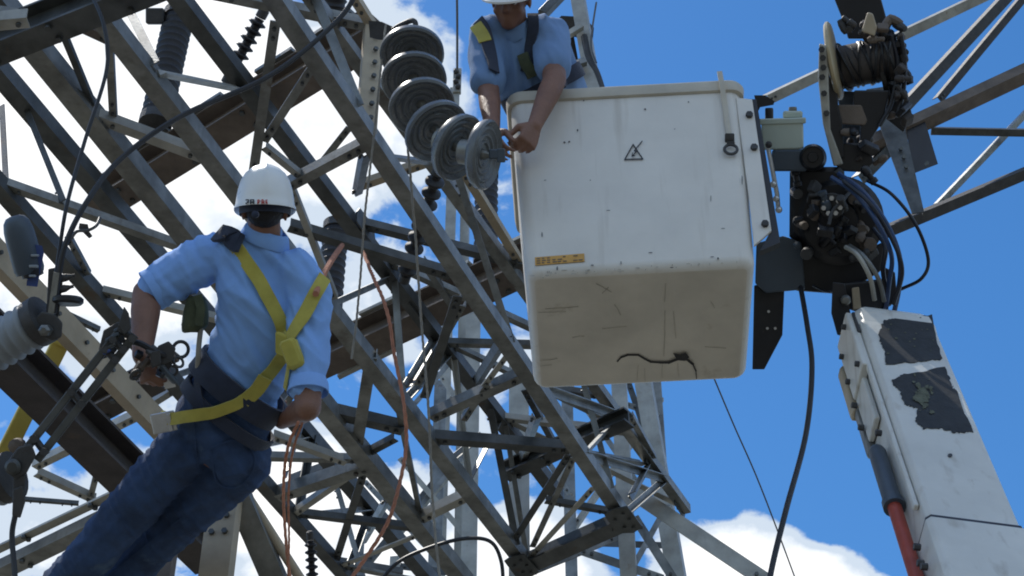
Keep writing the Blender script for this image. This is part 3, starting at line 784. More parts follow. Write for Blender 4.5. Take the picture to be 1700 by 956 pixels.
# strap with buckle at the right of the front
st = spline([onfront(x, y, e) for x, y, e in ((1194, 128, 0.03), (1198, 150, 0.03), (1203, 176, 0.012), (1207, 205, 0.010), (1211, 232, 0.012))], 4)
strap = bucket.add('door_strap', sweep(st, 0, flat=(0.020, 0.006), ref=[FN] * len(st)), 'fibreglass_rim')
def torus(c, n, R, r, a=20, b=8, sc=(1, 1)):
    t, u, v = frame_of(n)
    V, F = [], []
    for i in range(a):
        A = 2 * math.pi * i / a; d = u * math.cos(A) * sc[0] + v * math.sin(A) * sc[1]
        for j in range(b):
            Bq = 2 * math.pi * j / b
            V.append(Vector(c) + d * (R + r * math.cos(Bq)) + t * (r * math.sin(Bq)))
    for i in range(a):
        for j in range(b): F.append((i * b + j, i * b + (j + 1) % b, ((i + 1) % a) * b + (j + 1) % b, ((i + 1) % a) * b + j))
    return V, F
bucket.add('buckle', join(torus(onfront(1213, 252, 0.014), FN, 0.024, 0.006), box(onfront(1211, 233, 0.014), RT, UP, FN, 0.036, 0.03, 0.016, 0.004), box(onfront(1213, 243, 0.016), RT, UP, FN, 0.03, 0.012, 0.012, 0.003)), 'cast_iron', parent=strap, smooth=True)
# bolted mounting flange on the right side
fl = [(1222, 160), (1249, 163), (1281, 381), (1252, 406), (1244, 330)]
bucket.add('mounting_flange', plate([onfront(x, y, -0.012) for x, y in fl], FN, 0.014), 'fibreglass_white', bevel=0.003)
for x, y in ((1244, 191), (1252, 245), (1270, 372)):
    bucket.add('flange_bolt', bolt(onfront(x, y, -0.004), FN, 0.014, 0.014), 'cast_iron')
bucket.add('edge_frame', plate([onfront(x, y, -0.03) for x, y in ((1246, 160), (1256, 160), (1296, 398), (1262, 412), (1278, 382))], FN, 0.03), 'black_paint')
bucket.done()

# ------------------------------------------------------------ aerial lift: head that carries the bucket
HD = 6.95
def poly(pts, d, th, bev=None):
    c = [P(x, y, d) for x, y in pts]
    n = -ray(sum(p[0] for p in pts) / len(pts), sum(p[1] for p in pts) / len(pts))
    return plate(c, n, th)
head = Thing('bucket_swivel', 'black swivel head with gearbox and brackets joining the bucket to the white boom', 'lift head', P(1400, 480, HD))
def hbox(name, x0, y0, x1, y1, d, th, mat, bev=0.012, tilt=0.0, parent=None):
    c = P((x0 + x1) / 2, (y0 + y1) / 2, d); r = ray((x0 + x1) / 2, (y0 + y1) / 2).normalized()
    a = (RT * math.cos(tilt) + UP * math.sin(tilt)); a = (a - r * a.dot(r)).normalized(); u = r.cross(a) * -1
    return head.add(name, box(c, a, u, r, M(abs(x1 - x0), c), M(abs(y1 - y0), c), th, bev), mat, parent)
def hcyl(name, x, y, d, rpx, length, axis, mat, prof=None, n=28, parent=None):
    c = P(x, y, d); r = M(rpx, c)
    pr = prof(r) if prof else [(r * .92, -length / 2), (r, -length / 2 + .008), (r, length / 2 - .008), (r * .92, length / 2)]
    return head.add(name, lathe(c, axis, pr, n), mat, parent, smooth=True)
vw = -ray(1385, 350).normalized()
cb = hbox('control_box', 1265, 204, 1333, 248, 6.86, 0.16, 'pale_green_box', 0.006, 0.03)
hbox('lid', 1261, 196, 1337, 206, 6.86, 0.18, 'pale_green_box', 0.004, 0.03, parent=cb)
hcyl('knob', 1277, 190, 6.84, 7, 0.05, UP, 'black_paint', parent=cb, n=12)
hbox('valve', 1300, 184, 1332, 197, 6.9, 0.09, 'pale_green_box', 0.006, 0.0, parent=cb)
hcyl('cap', 1316, 184, 6.9, 7, 0.03, UP, 'galvanised', parent=cb, n=12)
hbox('mount_block', 1282, 248, 1340, 284, 6.88, 0.2, 'slate_plastic', 0.008)
hcyl('motor', 1350, 262, 6.84, 22, 0.2, vw, 'black_paint', prof=lambda r: [(r * .9, -.1), (r, -.09), (r, .08), (r * .82, .1), (r * .78, .09), (r * .4, .09), (r * .36, .1), (r * .1, .1)])
hbox('bracket', 1312, 278, 1400, 400, 7.05, 0.26, 'black_paint', 0.02)
hcyl('rotator', 1392, 366, 7.0, 74, 0.3, vw, 'black_paint', prof=lambda r: [(r * .9, -.15), (r, -.13), (r, .04), (r * .93, .05), (r * .93, .09), (r * .8, .11), (r * .45, .11), (r * .4, .15), (r * .1, .15)], n=40)
hub = hcyl('hub', 1381, 342, 6.79, 22, 0.03, vw, 'cast_iron')
for k in range(7):
    a = 2 * math.pi * k / 7 + 0.2
    hcyl('hub_bolt', 1381 + 14 * math.cos(a), 342 + 13 * math.sin(a), 6.765, 4.5, 0.03, vw, 'zinc_bright', n=6, parent=hub)
head.add('lower_bracket', poly([(1256, 404), (1300, 392), (1330, 402), (1336, 480), (1272, 486), (1254, 470)], 7.0, 0.16), 'slate_plastic', bevel=0.006)
head.add('swing_arm', poly([(1320, 390), (1400, 430), (1470, 400), (1462, 450), (1400, 488), (1320, 482)], 7.08, 0.2), 'black_paint', bevel=0.01)
head.add('tail_plate', poly([(1252, 474), (1303, 462), (1299, 556), (1269, 613), (1249, 613)], 6.98, 0.04), 'black_paint', bevel=0.003)
for x, y in ((1276, 517), (1274, 545), (1287, 545)):
    head.add('rivet', bolt(P(x, y, 6.95), -ray(x, y), 0.006, 0.008), 'zinc_bright')
rod = [P(1274, 240, 6.78), P(1282, 280, 6.76), P(1290, 322, 6.76), P(1292, 346, 6.78)]
lev = head.add('link_rod', sweep(rod, 0.009), 'zinc_bright', smooth=True)
for x, y in ((1276, 240), (1284, 306), (1289, 330), (1293, 348)):
    head.add('rod_end', ball(P(x, y, 6.75), M(6, P(x, y, 6.75))), 'cast_iron' if y < 300 else 'zinc_bright', lev, smooth=True)
head.add('clevis_plate', poly([(1382, 468), (1402, 470), (1412, 520), (1416, 560), (1390, 556), (1380, 520)], 6.72, 0.03), 'black_paint', bevel=0.004)
head.add('clevis_plate', poly([(1462, 440), (1486, 452), (1490, 500), (1468, 510)], 6.8, 0.03), 'black_paint', bevel=0.004)
head.add('pivot_block', poly([(1398, 470), (1474, 462), (1482, 506), (1440, 524), (1406, 512)], 6.86, 0.14), 'black_paint', bevel=0.01)
head.add('pivot_bushing', poly([(1414, 478), (1426, 476), (1430, 512), (1416, 514)], 6.74, 0.04), 'tan_steel', bevel=0.004)
head.add('bushing_pin', lathe(P(1404, 498, 6.7), vw, [(0.02, -.03), (0.02, .02), (.012, .03), (.004, .03)], 14), 'galvanised', smooth=True)
for x, y, r in ((1322, 320, 9), (1420, 330, 10), (1428, 375, 8), (1340, 420, 10), (1440, 405, 12), (1432, 346, 5), (1412, 318, 6), (1330, 372, 7), (1372, 398, 8)):
    hcyl('fitting', x, y, 6.86, r, 0.08, (vw + Vector((random.uniform(-.5, .5), 0, random.uniform(-.5, .5)))).normalized(), random.choice(('black_paint', 'cast_iron', 'cast_iron', 'rusty_steel')), n=10)
for k in range(30):               # valves, unions, clips and brackets crowding the head
    x, y = random.gauss(1384, 38), random.gauss(372, 46)
    if x < 1312: x = 1312 + random.uniform(0, 40)
    c = P(x, y, random.uniform(6.76, 6.9)); m_ = random.choice(('black_paint', 'black_paint', 'black_paint', 'cast_iron', 'rusty_steel', 'slate_plastic'))
    d_ = Vector((random.uniform(-1, 1), random.uniform(-1, 1), random.uniform(-1, 1))).normalized()
    q = random.random()
    if q < .4:
        _, u_, v_ = frame_of(d_)
        head.add('fitting', box(c, u_, v_, d_, random.uniform(.015, .05), random.uniform(.015, .035), random.uniform(.02, .06), .003), m_)
    elif q < .7:
        head.add('fitting', lathe(c, d_, [(.010, -.04), (.018, -.03), (.018, -.005), (.012, 0), (.012, .02), (.017, .024), (.017, .04), (.006, .042)], 10), m_, smooth=True)
    else:
        e_ = Vector((random.uniform(-.14, .14), random.uniform(-.02, .02), random.uniform(-.14, .14)))
        head.add('pipe', sweep(spline([c, c + e_ * .4 - vw * -.04, c + e_ * .8 + vw * .02, c + e_ - Vector((0, 0, .04))]), random.uniform(.005, .009), 7), random.choice(('black_rubber', 'black_rubber', 'cast_iron', 'rusty_steel')), smooth=True)
head.add('corner_bracket', poly([(1252, 158), (1270, 158), (1286, 168), (1284, 174), (1262, 178), (1258, 186)], 6.85, 0.05), 'black_paint')
head.done()

# ------------------------------------------------------------ winch and jib above the head
winch = Thing('jib_winch', 'dark rope winch with a tan flange on the short jib above the lift head', 'winch', P(1420, 285, 6.95))
ax = Vector((1, -0.34, -0.06)).normalized()
def wl(name, x, y, d, prof, mat, n=40, parent=None, axis=None):
    return winch.add(name, lathe(P(x, y, d), axis or ax, prof, n), mat, parent, smooth=True)
px = M(1, P(1430, 100, 7.0))
wl('drum', 1438, 104, 7.05, [(36 * px, -52 * px), (36 * px, 48 * px)], 'brown_beam')
rope = []
for k in range(15):
    rope.append(torus(P(1438, 104, 7.05) + ax * ((-44 + 6.2 * k) * px), (ax + Vector((.0, .3 * random.uniform(-1, 1), .3 * random.uniform(-1, 1)))), (35 + random.uniform(-2, 5)) * px, random.uniform(2, 3.6) * px, 28, 6))
winch.add('wound_rope', join(*rope), 'black_paint', smooth=True)
wl('flange', 1384, 101, 7.02, [(12 * px, -5 * px), (62 * px, -5 * px), (66 * px, -2 * px), (66 * px, 2 * px), (62 * px, 5 * px), (44 * px, 6 * px)], 'brass_tan', 48)
wl('flange', 1466, 106, 7.1, [(12 * px, -4 * px), (60 * px, -4 * px), (60 * px, 4 * px), (12 * px, 5 * px)], 'cast_iron', 48)
wl('gearbox', 1486, 105, 7.1, [(40 * px, -16 * px), (46 * px, -10 * px), (46 * px, 4 * px), (30 * px, 10 * px), (28 * px, 18 * px), (8 * px, 18 * px)], 'black_paint')
def wp(name, pts, d, th, mat, bev=0.006, parent=None):
    return winch.add(name, poly(pts, d, th), mat, parent, bevel=bev)
wp('jib_beam', [(1370, -40), (1452, -40), (1474, 40), (1464, 64), (1408, 64), (1402, 40)], 7.3, 0.16, 'black_paint')
wp('jib_tip', [(1430, 52), (1440, 20), (1449, 22), (1456, 44), (1452, 60)], 6.92, 0.04, 'tan_steel')
side = wp('side_plate', [(1360, 72), (1374, 76), (1376, 150), (1379, 215), (1400, 272), (1384, 276), (1366, 205), (1358, 130)], 6.9, 0.05, 'galvanised_pale')
for x, y in ((1366, 96), (1367, 112), (1365, 128), (1368, 155), (1372, 188), (1364, 82)):
    winch.add('plate_bolt', bolt(P(x, y, 6.87), -ray(x, y), 0.013, 0.016), 'cast_iron', side)
wp('yoke_arm', [(1374, 120), (1390, 150), (1392, 178), (1398, 200), (1402, 262), (1384, 262), (1374, 200)], 6.98, 0.08, 'black_paint')
wp('yoke_arm', [(1418, 150), (1478, 150), (1466, 200), (1446, 232), (1440, 268), (1426, 262), (1428, 205), (1416, 178)], 7.0, 0.08, 'black_paint')
wp('cross_bar', [(1390, 174), (1430, 174), (1440, 200), (1436, 208), (1396, 206)], 6.99, 0.07, 'rusty_steel')
wp('foot_block', [(1386, 236), (1444, 240), (1450, 270), (1436, 286), (1400, 284), (1384, 272)], 7.02, 0.12, 'black_paint')
wp('inner_plate', [(1394, 204), (1432, 206), (1430, 242), (1396, 240)], 7.12, 0.03, 'slate_plastic')
wp('cable_guide', [(1388, 150), (1420, 152), (1418, 184), (1394, 182)], 7.14, 0.02, 'slate_plastic')
wp('drive_arm', [(1472, 140), (1506, 150), (1514, 190), (1500, 220), (1470, 196)], 7.12, 0.1, 'black_paint')
for k, (x, y) in enumerate(((1474, 36), (1486, 34), (1494, 44), (1478, 58), (1496, 62), (1488, 74), (1498, 86), (1492, 110), (1500, 128), (1486, 140), (1507, 128), (1400, 44), (1412, 46))):
    c = P(x, y, 6.98)
    winch.add('fitting', lathe(c, Vector((random.uniform(-1, 1), random.uniform(-.6, .6), random.uniform(-1, 1))), [(.014, -.03), (.018, -.012), (.018, .012), (.012, .03)], 8), random.choice(('cast_iron', 'rusty_steel', 'black_paint')), smooth=True)
for k in range(40):
    x, y = random.choice(((random.gauss(1488, 9), random.uniform(60, 200)), (random.gauss(1440, 24), random.uniform(150, 270)), (random.uniform(1395, 1470), random.gauss(52, 8))))
    if 1386 < x < 1424 and 128 < y < 182: continue
    c = P(x, y, random.uniform(6.92, 7.05)); d_ = Vector((random.uniform(-1, 1), random.uniform(-1, 1), random.uniform(-1, 1))).normalized()
    _, u_, v_ = frame_of(d_)
    winch.add('fitting', box(c, u_, v_, d_, random.uniform(.015, .06), random.uniform(.015, .04), random.uniform(.02, .09), .004) if k % 2 else lathe(c, d_, [(.008, -.035), (.016, -.025), (.016, .0), (.01, .005), (.01, .03), (.004, .034)], 9), random.choice(('cast_iron', 'rusty_steel', 'black_paint', 'brown_beam', 'brown_beam')), smooth=not k % 2)
winch.add('hose_clip', torus(P(1486, 48, 6.98), vw, 0.026, 0.006), 'black_rubber', smooth=True)
for k, pts in enumerate((((1496, 60), (1502, 100), (1500, 150), (1490, 190)), ((1480, 60), (1490, 110), (1480, 170), (1460, 210)))):
    winch.add('hose', sweep(spline([P(x, y, 6.95) for x, y in pts]), 0.009), 'black_rubber', smooth=True)
wp('hook_tab', [(1504, 122), (1508, 118), (1509, 134), (1505, 138)], 7.0, 0.02, 'black_paint', 0.0)
winch.done()

# ------------------------------------------------------------ boom
BT0, BT1 = P(1485, 520, 6.55), P(1644, 930, 5.05)
bt = (BT1 - BT0).normalized()
vv = -(ray(1550, 700).normalized())
bn = (vv - bt * vv.dot(bt)).normalized()
bn = Matrix.Rotation(math.radians(-31), 3, bt) @ bn
_, bu, _ = frame_of(bt, bn)        # bu runs across the front face
boom = Thing('lift_boom', 'white box boom with peeled black patches rising at the right', 'boom', BT0 + bt * 4.2)
bw, bh = 0.29, 0.25
def bprof(w, h, r=0.014):
    return [(a, b - h / 2) for a, b in prof_R(w, h, r)]     # front face passes through the axis
L01 = (BT1 - BT0).length
boom.add('inner_section', extrude(BT0, BT0 + bt * (L01 * 0.93), bprof(bw, bh), bn), 'boom_white', bevel=0.004)
slv = boom.add('outer_sleeve', extrude(BT0 + bt * (L01 * 0.885), BT0 + bt * (L01 + 2.3), [(a, b + 0.01) for a, b in bprof(bw + 0.02, bh + 0.02)], bn), 'boom_white', bevel=0.004)
boom.add('sleeve_edge', extrude(BT0 + bt * (L01 * 0.876), BT0 + bt * (L01 * 0.8845), [(a, b + 0.007) for a, b in bprof(bw + 0.012, bh + 0.012)], bn), 'black_rubber', slv)
capr = []
for a, (s, k, zz) in enumerate(((0.10, 1.02, 0), (0.04, 1.04, 0.004), (0.0, 1.02, 0.004), (-0.035, .93, -.004), (-0.06, .72, -.02), (-0.07, .45, -.04))):
    capr.append([BT0 + bt * s + bu * u + bn * (v + zz) for u, v in bprof(bw * k, bh * k, 0.03 if a > 2 else 0.018)])
boom.add('end_cover', ring_loft(capr, True, True), 'boom_white', smooth=True)
bl_ = -1 if (bu.dot(RT) > 0) else 1       # which way is left across the face
def onboom(px, py, e=0.003): return hit(px, py, BT0, bn) + bn * e
def ragged(pts, amp, per=9):
    out = []
    for i in range(len(pts)):
        (x0, y0), (x1, y1) = pts[i], pts[(i + 1) % len(pts)]
        for k in range(per):
            f = k / per
            out.append((x0 + (x1 - x0) * f + random.uniform(-amp, amp), y0 + (y1 - y0) * f + random.uniform(-amp, amp)))
    return out
for pts, m in (([(1466, 534), (1488, 527), (1546, 524), (1563, 597), (1530, 601), (1470, 606), (1468, 580), (1458, 560)], 'boom_patch'),
               ([(1479, 634), (1500, 622), (1568, 611), (1580, 640), (1588, 652), (1614, 717), (1590, 720), (1562, 712), (1532, 712), (1520, 700), (1524, 680), (1500, 672), (1494, 650)], 'boom_patch')):
    boom.add('worn_patch', plate([onboom(x, y, 0.0025) for x, y in ragged(pts, 1.9)], bn, 0.0015), m)
fl2 = []
for k in range(34):
    x, y = random.gauss(1534, 13), random.gauss(660, 15)
    r = random.choice((random.uniform(1, 3), random.uniform(4, 9), random.uniform(3, 6)))
    fl2.append(plate([onboom(x + r * random.uniform(.4, 1.2) * math.cos(a), y + r * random.uniform(.4, 1.2) * math.sin(a), 0.0046 + 0.00008 * k) for a in [q * math.pi / 7 for q in range(14)]], bn, 0.0005))
for k in range(14):
    x, y = random.gauss(1510, 22), random.gauss(562, 14); r = random.uniform(.5, 1.6)
    fl2.append(plate([onboom(x + r * 2 * math.cos(a), y + r * math.sin(a), 0.0046 + 0.00008 * k) for a in [q * math.pi / 3 for q in range(6)]], bn, 0.0005))
boom.add('paint_flakes', join(*fl2), 'boom_worn', stuff=True)
boom.add('pock_mark', plate([onboom(1577 + 4 * math.cos(a), 757 + 3 * math.sin(a), 0.003) for a in [q * math.pi / 4 for q in range(8)]], bn, 0.001), 'cast_iron')
# fittings on the left flank
fo2 = BT0 + bu * (bl_ * bw / 2); fn2 = bu * bl_
def onside(s, v, e=0.0): return BT0 + bt * s + bn * v + bu * (bl_ * (bw / 2 + e))
boom.add('wear_plate', box(onside(0.20, -0.10, 0.02), bt, bn, fn2, 0.42, 0.15, 0.03, 0.004), 'boom_white')
boom.add('wear_plate', box(onside(0.50, -0.13, 0.014), bt, bn, fn2, 0.40, 0.10, 0.02, 0.004), 'boom_white')
boom.add('slide_block', box(onside(0.28, -0.215, 0.012), bt, bn, fn2, 0.34, 0.05, 0.05, 0.006), 'tan_steel')
boom.add('slide_block', box(onside(0.60, -0.20, 0.014), bt, bn, fn2, 0.30, 0.04, 0.03, 0.006), 'galvanised')
boom.add('guide_strip', box(onside(0.75, -0.035, 0.010), bt, bn, fn2, 1.2, 0.022, 0.016, 0.003), 'boom_white')
boom.add('guide_strip', box(onside(0.08, -0.03, 0.008), bt, bn, fn2, 0.16, 0.03, 0.012, 0.003), 'cast_iron')
for s, v in ((0.05, -0.06), (0.12, -0.15), (0.3, -0.16), (0.37, -0.05), (0.46, -0.17), (0.62, -0.17), (0.85, -0.06), (1.55, -0.05), (1.62, -0.06), (1.66, -.045)):
    boom.add('side_bolt', bolt(onside(s, v, 0.03), fn2, 0.011, 0.02), 'cast_iron')
a0, a1, a2 = onside(0.86, -0.12, 0.035), onside(1.22, -0.12, 0.035), onside(2.6, -0.12, 0.035)
cyl = boom.add('ram_cylinder', sweep([a0 - bt * .012, a0, a0 + bt * .02, line(a0, a1, .9), line(a0, a1, .905), a1], [0.014, 0.024, 0.03, 0.03, 0.036, 0.036], 16), 'slate_plastic', smooth=True)
boom.add('ram_rod', sweep([a1, a2], 0.023, 14), 'red_steel', cyl, smooth=True)
boom.done()

# ------------------------------------------------------------ hoses between head and boom
def cable(name, pts, wpx, mat, label, cat, n=8, group=None, per=10):
    """pts are (x, y, depth); returns one thing"""
    w = [P(*p) for p in pts]
    sm = spline(w, per)
    r = M(wpx, w[len(w) // 2]) / 2
    if 'rope' in mat:              # three twisted strands
        fine = [sm[0]]
        for a, b in zip(sm[:-1], sm[1:]):
            k = max(1, int((b - a).length / (r * 1.6)))
            fine += [a.lerp(b, (i + 1) / k) for i in range(k)]
        sh = []
        for s in range(3):
            pts2 = []; L = 0.0
            for i, p in enumerate(fine):
                if i: L += (p - fine[i - 1]).length
                t, u, v = frame_of(fine[min(i + 1, len(fine) - 1)] - fine[max(i - 1, 0)], (0.3, -0.9, 0.2))
                a = L / (r * 2.6) + s * 2.094
                pts2.append(p + (u * math.cos(a) + v * math.sin(a)) * r * .5 + u * r * .5 * noise.noise(p * 6))
            sh.append(sweep(pts2, r * .56, 6))
        return single(name, join(*sh), mat, label, cat, w[-1], group, smooth=True)
    return single(name, sweep(sm, r, n), mat, label, cat, w[-1], group, smooth=True)
for pts, w, m, lb in (
        (((1392, 288, 6.8), (1432, 318, 6.7), (1472, 372, 6.65), (1494, 430, 6.65), (1492, 480, 6.7), (1484, 520, 6.8)), 9, 'hose_blue', 'thick blue hydraulic hose, outermost of the bundle over the lift head'),
        (((1380, 294, 6.75), (1420, 322, 6.68), (1458, 372, 6.6), (1480, 424, 6.62), (1476, 470, 6.7), (1470, 520, 6.8)), 8, 'hose_blue', 'slim blue hydraulic hose curving over the lift head inside the thick blue one'),
        (((1400, 300, 6.7), (1446, 340, 6.62), (1482, 400, 6.6), (1498, 450, 6.6), (1484, 505, 6.7)), 7, 'black_rubber', 'black hydraulic hose curving over the lift head outside the blue hoses'),
        (((1440, 300, 6.9), (1480, 322, 6.8), (1520, 372, 6.75), (1541, 430, 6.75), (1530, 462, 6.75), (1496, 480, 6.8)), 6, 'black_rubber', 'thin black hose in a wide loop against the blue sky right of the lift head'),
        (((1450, 380, 6.8), (1470, 410, 6.7), (1466, 450, 6.7), (1474, 490, 6.75)), 8, 'black_rubber', 'short black hose dropping straight into the boom end'),
        (((1404, 410, 6.72), (1424, 424, 6.66), (1444, 460, 6.64), (1452, 498, 6.68)), 8, 'galvanised_pale', 'pale grey hose sleeve nearer the bucket, above the boom end'),
        (((1410, 408, 6.78), (1434, 426, 6.7), (1458, 462, 6.68), (1468, 500, 6.72)), 8, 'galvanised', 'darker grey hose sleeve entering the boom end beside the pale one'),
        (((1350, 474, 6.9), (1366, 482, 6.85), (1378, 484, 6.8), (1392, 478, 6.9)), 4, 'black_rubber', 'very thin black hose looping left of the boom end')):
    cable('hydraulic_hose', pts, w, m, lb, 'hose', group='hydraulic hoses at the lift head')
cable('power_cable', ((1328, 470, 6.95), (1340, 540, 6.7), (1348, 610, 6.5), (1338, 720, 6.2), (1304, 850, 5.9), (1278, 960, 5.7), (1262, 1080, 5.5), (1260, 1250, 5.2)), 10, 'cable_black', 'thick black cable hanging down from the lift head across the blue sky', 'cable')
cable('guy_wire', ((1180, 615, 7.6), (1218, 705, 7.7), (1262, 806, 7.85), (1322, 965, 8.1), (1400, 1180, 8.5)), 2.6, 'steel_wire', 'thin dark wire slanting down from behind the bucket', 'wire')

# ------------------------------------------------------------ insulators
def shed_profile(r_core, r_shed, length, n, cap=0.05, rcap=None, sharp=0.5):
    rc = rcap or r_core * 1.15
    pr = [(rc * .9, 0), (rc, 0.006), (rc, cap)]
    step = (length - 2 * cap) / n
    for k in range(n):
        a = cap + step * k
        pr += [(r_core, a + step * .04), (r_shed * .97, a + step * (.30)), (r_shed, a + step * .40), (r_shed * .96, a + step * .5), (r_core, a + step * (.5 + .42 * sharp))]
    pr += [(rc, length - cap), (rc, length - 0.006), (rc * .9, length)]
    return pr
def insulator(label, p, q, dpx, core, n, mat, cap=0.045, name='post_insulator', group=None, capmat='cast_iron', extra=None):
    p, q = Vector(p), Vector(q)
    r = M(dpx, (p + q) / 2) / 2
    Lg = (q - p).length
    T = Thing(name, label, 'insulator', p, group)
    pr = shed_profile(r * core, r, Lg, n, cap, r * core * 1.1)
    i0 = 3; T.add('shed_column', lathe(p, q - p, pr[2:-2], 28), mat, smooth='all' if core > .8 else True)
    t = (q - p).normalized()
    T.add('end_cap', lathe(p - t * 0.004, t, [(r * core * .7, -0.02), (r * core * 1.2, -0.014), (r * core * 1.2, cap * .9), (r * core * .9, cap)], 20), capmat, smooth=True)
    T.add('end_cap', lathe(q + t * 0.004, -t, [(r * core * .7, -0.02), (r * core * 1.2, -0.014), (r * core * 1.2, cap * .9), (r * core * .9, cap)], 20), capmat, smooth=True)
    if extra: extra(T, p, q, t, r)
    return T
up1 = Vector((0, 0, 1))
def flag(T, p, q, t, r):
    c = P(258, 27, depth(q) - 0.08)
    T.add('terminal_block', box(c, RT, UP, -FW, M(30, c), M(26, c), 0.05, 0.006), 'cast_iron')
b1 = PH(258, 204, 6.2)
insulator('tall dark ribbed post insulator in the upper left, standing on the rust brown beam', b1, b1 + up1 * 0.80 + Vector((0.02, 0, 0)), 52, 0.86, 15, 'porcelain_brown', extra=flag)
insulator('slim beaded black insulator hanging at a slant in the upper left', P(378, 132, 8.5), P(436, 22, 8.5), 31, 0.5, 7, 'porcelain_brown', 0.03)
b3 = PH(546, 512, 6.22)
insulator('black ribbed post insulator just right of the worker\'s white helmet', b3, b3 + up1 * 0.62, 44, 0.84, 10, 'porcelain_brown')
insulator('slim beaded black insulator under the end of the grey disc string', P(672, 462, 8.4), P(728, 282, 8.0), 33, 0.5, 9, 'porcelain_brown', 0.03)
b5 = PH(806, 432, 6.22)
insulator('black ribbed post insulator between the disc string and the bucket', b5, b5 + up1 * 0.66, 40, 0.84, 11, 'porcelain_brown')
insulator('small beaded black insulator at the bottom edge below the hanging orange rope', P(520, 990, 8.0), P(515, 890, 8.0), 21, 0.5, 7, 'porcelain_brown', 0.02)
insulator('black ribbed insulator cut off by the top edge above the girder', P(553, 34, 8.2), P(566, -120, 8.2), 42, 0.84, 10, 'porcelain_brown')

# suspension string of six discs swung out to the bucket
string = Thing('disc_insulator_string', 'string of six grey porcelain discs swung out towards the worker in the bucket', 'insulator', P(684, 60, 7.0))
disc_prof = [(0.0, -.092), (.036, -.092), (.046, -.085), (.048, -.034), (.060, -.030), (.090, -.030), (.115, -.018), (.1275, -.002), (.129, .018), (.122, .026), (.114, .018), (.105, .012),
             (.099, .017), (.094, .017), (.088, .009), (.078, .006), (.073, .012), (.068, .012), (.062, .004), (.052, .002), (.048, .008), (.043, .008), (.038, .0), (.024, -.002)]
DISCS = ((684, 86, 6.98, 34, (0.0, 1)), (687, 130, 6.86, 34, (0.1, 1)), (699, 174, 6.73, 36, (0.35, 1)), (722, 215, 6.6, 42, (0.75, 0.8)), (757, 243, 6.46, 53, (1, 0.45)), (801, 256, 6.34, 67, (1, 0.13)))
prev = None
for x, y, d, al, (ix, iy) in DISCS:
    c = P(x, y, d); al = math.radians(al)
    tocam = -ray(x, y).normalized()
    ip = (RT * ix - UP * iy); ip = (ip - tocam * ip.dot(tocam)).normalized()
    axd = (tocam * math.cos(al) + ip * math.sin(al)).normalized()
    o = string.add('disc', lathe(c, axd, disc_prof[3:], 44), 'porcelain_grey', smooth=True)
    string.add('cap', lathe(c, axd, disc_prof[:4] + [(.047, -.03)], 24), 'galvanised', o, smooth=True)
    string.add('pin', lathe(c, axd, [(.021, -.004), (.018, .012), (.012, .02), (.012, .052), (.016, .056), (.016, .066), (.006, .07)], 16), 'galvanised', o, smooth=True)
    if prev is not None:
        string.add('link', sweep([prev, c - axd * .085], 0.014, 10), 'galvanised', o, smooth=True)
    prev = c + axd * .06
lastpin = prev
a = P(806, 256, 6.33)
string.add('end_clevis', join(box(P(823, 256, 6.28), RT, UP, -FW, 0.05, 0.035, 0.03, 0.004), box(P(832, 258, 6.27), RT, UP, -FW, 0.03, 0.05, 0.012, 0.003), sweep([lastpin, P(826, 257, 6.28)], 0.012, 8)), 'slate_plastic')
an = P(640, 48, 7.15)
string.add('anchor_plate', poly([(612, 34), (634, 36), (656, 46), (652, 66), (630, 66), (614, 62)], 7.15, 0.03), 'cast_iron')
string.add('shackle', join(sweep(spline([P(652, 50, 7.12), P(664, 42, 7.08), P(684, 34, 7.05), P(690, 40, 7.04), P(686, 48, 7.05), P(668, 54, 7.08), P(654, 58, 7.1)], 6), 0.011, 8), sweep([P(676, 46, 7.06), P(684, 70, 7.04)], 0.014, 8), sweep([P(662, 62, 7.08), P(676, 72, 7.06)], 0.016, 8)), 'cast_iron', smooth=True)
string.done()

# ------------------------------------------------------------ switch gear at the left edge
insulator('large grey ribbed insulator entering from the left edge', P(66, 533, 5.75), P(-120, 640, 5.85), 82, 0.84, 11, 'polymer_grey', 0.03)
insulator('grey insulator end showing at the left edge beside the clamp', P(14, 792, 5.7), P(-150, 850, 5.8), 84, 0.84, 9, 'polymer_grey', 0.03)
cov = P(40, 405, 6.0)
t_ = (P(52, 452, 6.0) - P(26, 358, 5.98)).normalized()
rr_ = M(25, cov)
T = Thing('terminal_cover', 'slate grey round-topped cover above the tan channel at the left edge', 'cover', P(52, 452, 6.0))
T.add('shell', lathe(P(24, 358, 5.98), t_, [(rr_ * .3, 0), (rr_ * .62, .006), (rr_ * .85, .022), (rr_ * .97, .05), (rr_, .08), (rr_, .19), (rr_ * .9, .205), (rr_ * .5, .205)], 28), 'slate_plastic', smooth=True)
T.add('collar', lathe(P(50, 440, 5.99), t_, [(rr_ * .5, -.004), (rr_ * .8, .004), (rr_ * .7, .04), (rr_ * .3, .045)], 24), 'black_rubber', smooth=True)
T.done()
T = Thing('contact_bracket', 'small blue and white contact bracket next to the slate grey cover', 'bracket', P(58, 470, 5.95))
T.add('plate', poly([(50, 404), (70, 408), (73, 420), (62, 476), (44, 474)], 5.98, 0.02), 'blue_paint')
for x, y, w, h in ((58, 424, 12, 4), (56, 442, 14, 5), (54, 458, 10, 4)):
    c = P(x, y, 5.955); T.add('contact_finger', box(c, RT, UP, -FW, M(w, c), M(h, c), 0.02, 0.002), 'polymer_grey')
T.done()
sw = Thing('isolator_switch', 'pair of dark parallel switch bars slanting below the worker\'s left hand', 'switch', P(45, 760, 5.6))
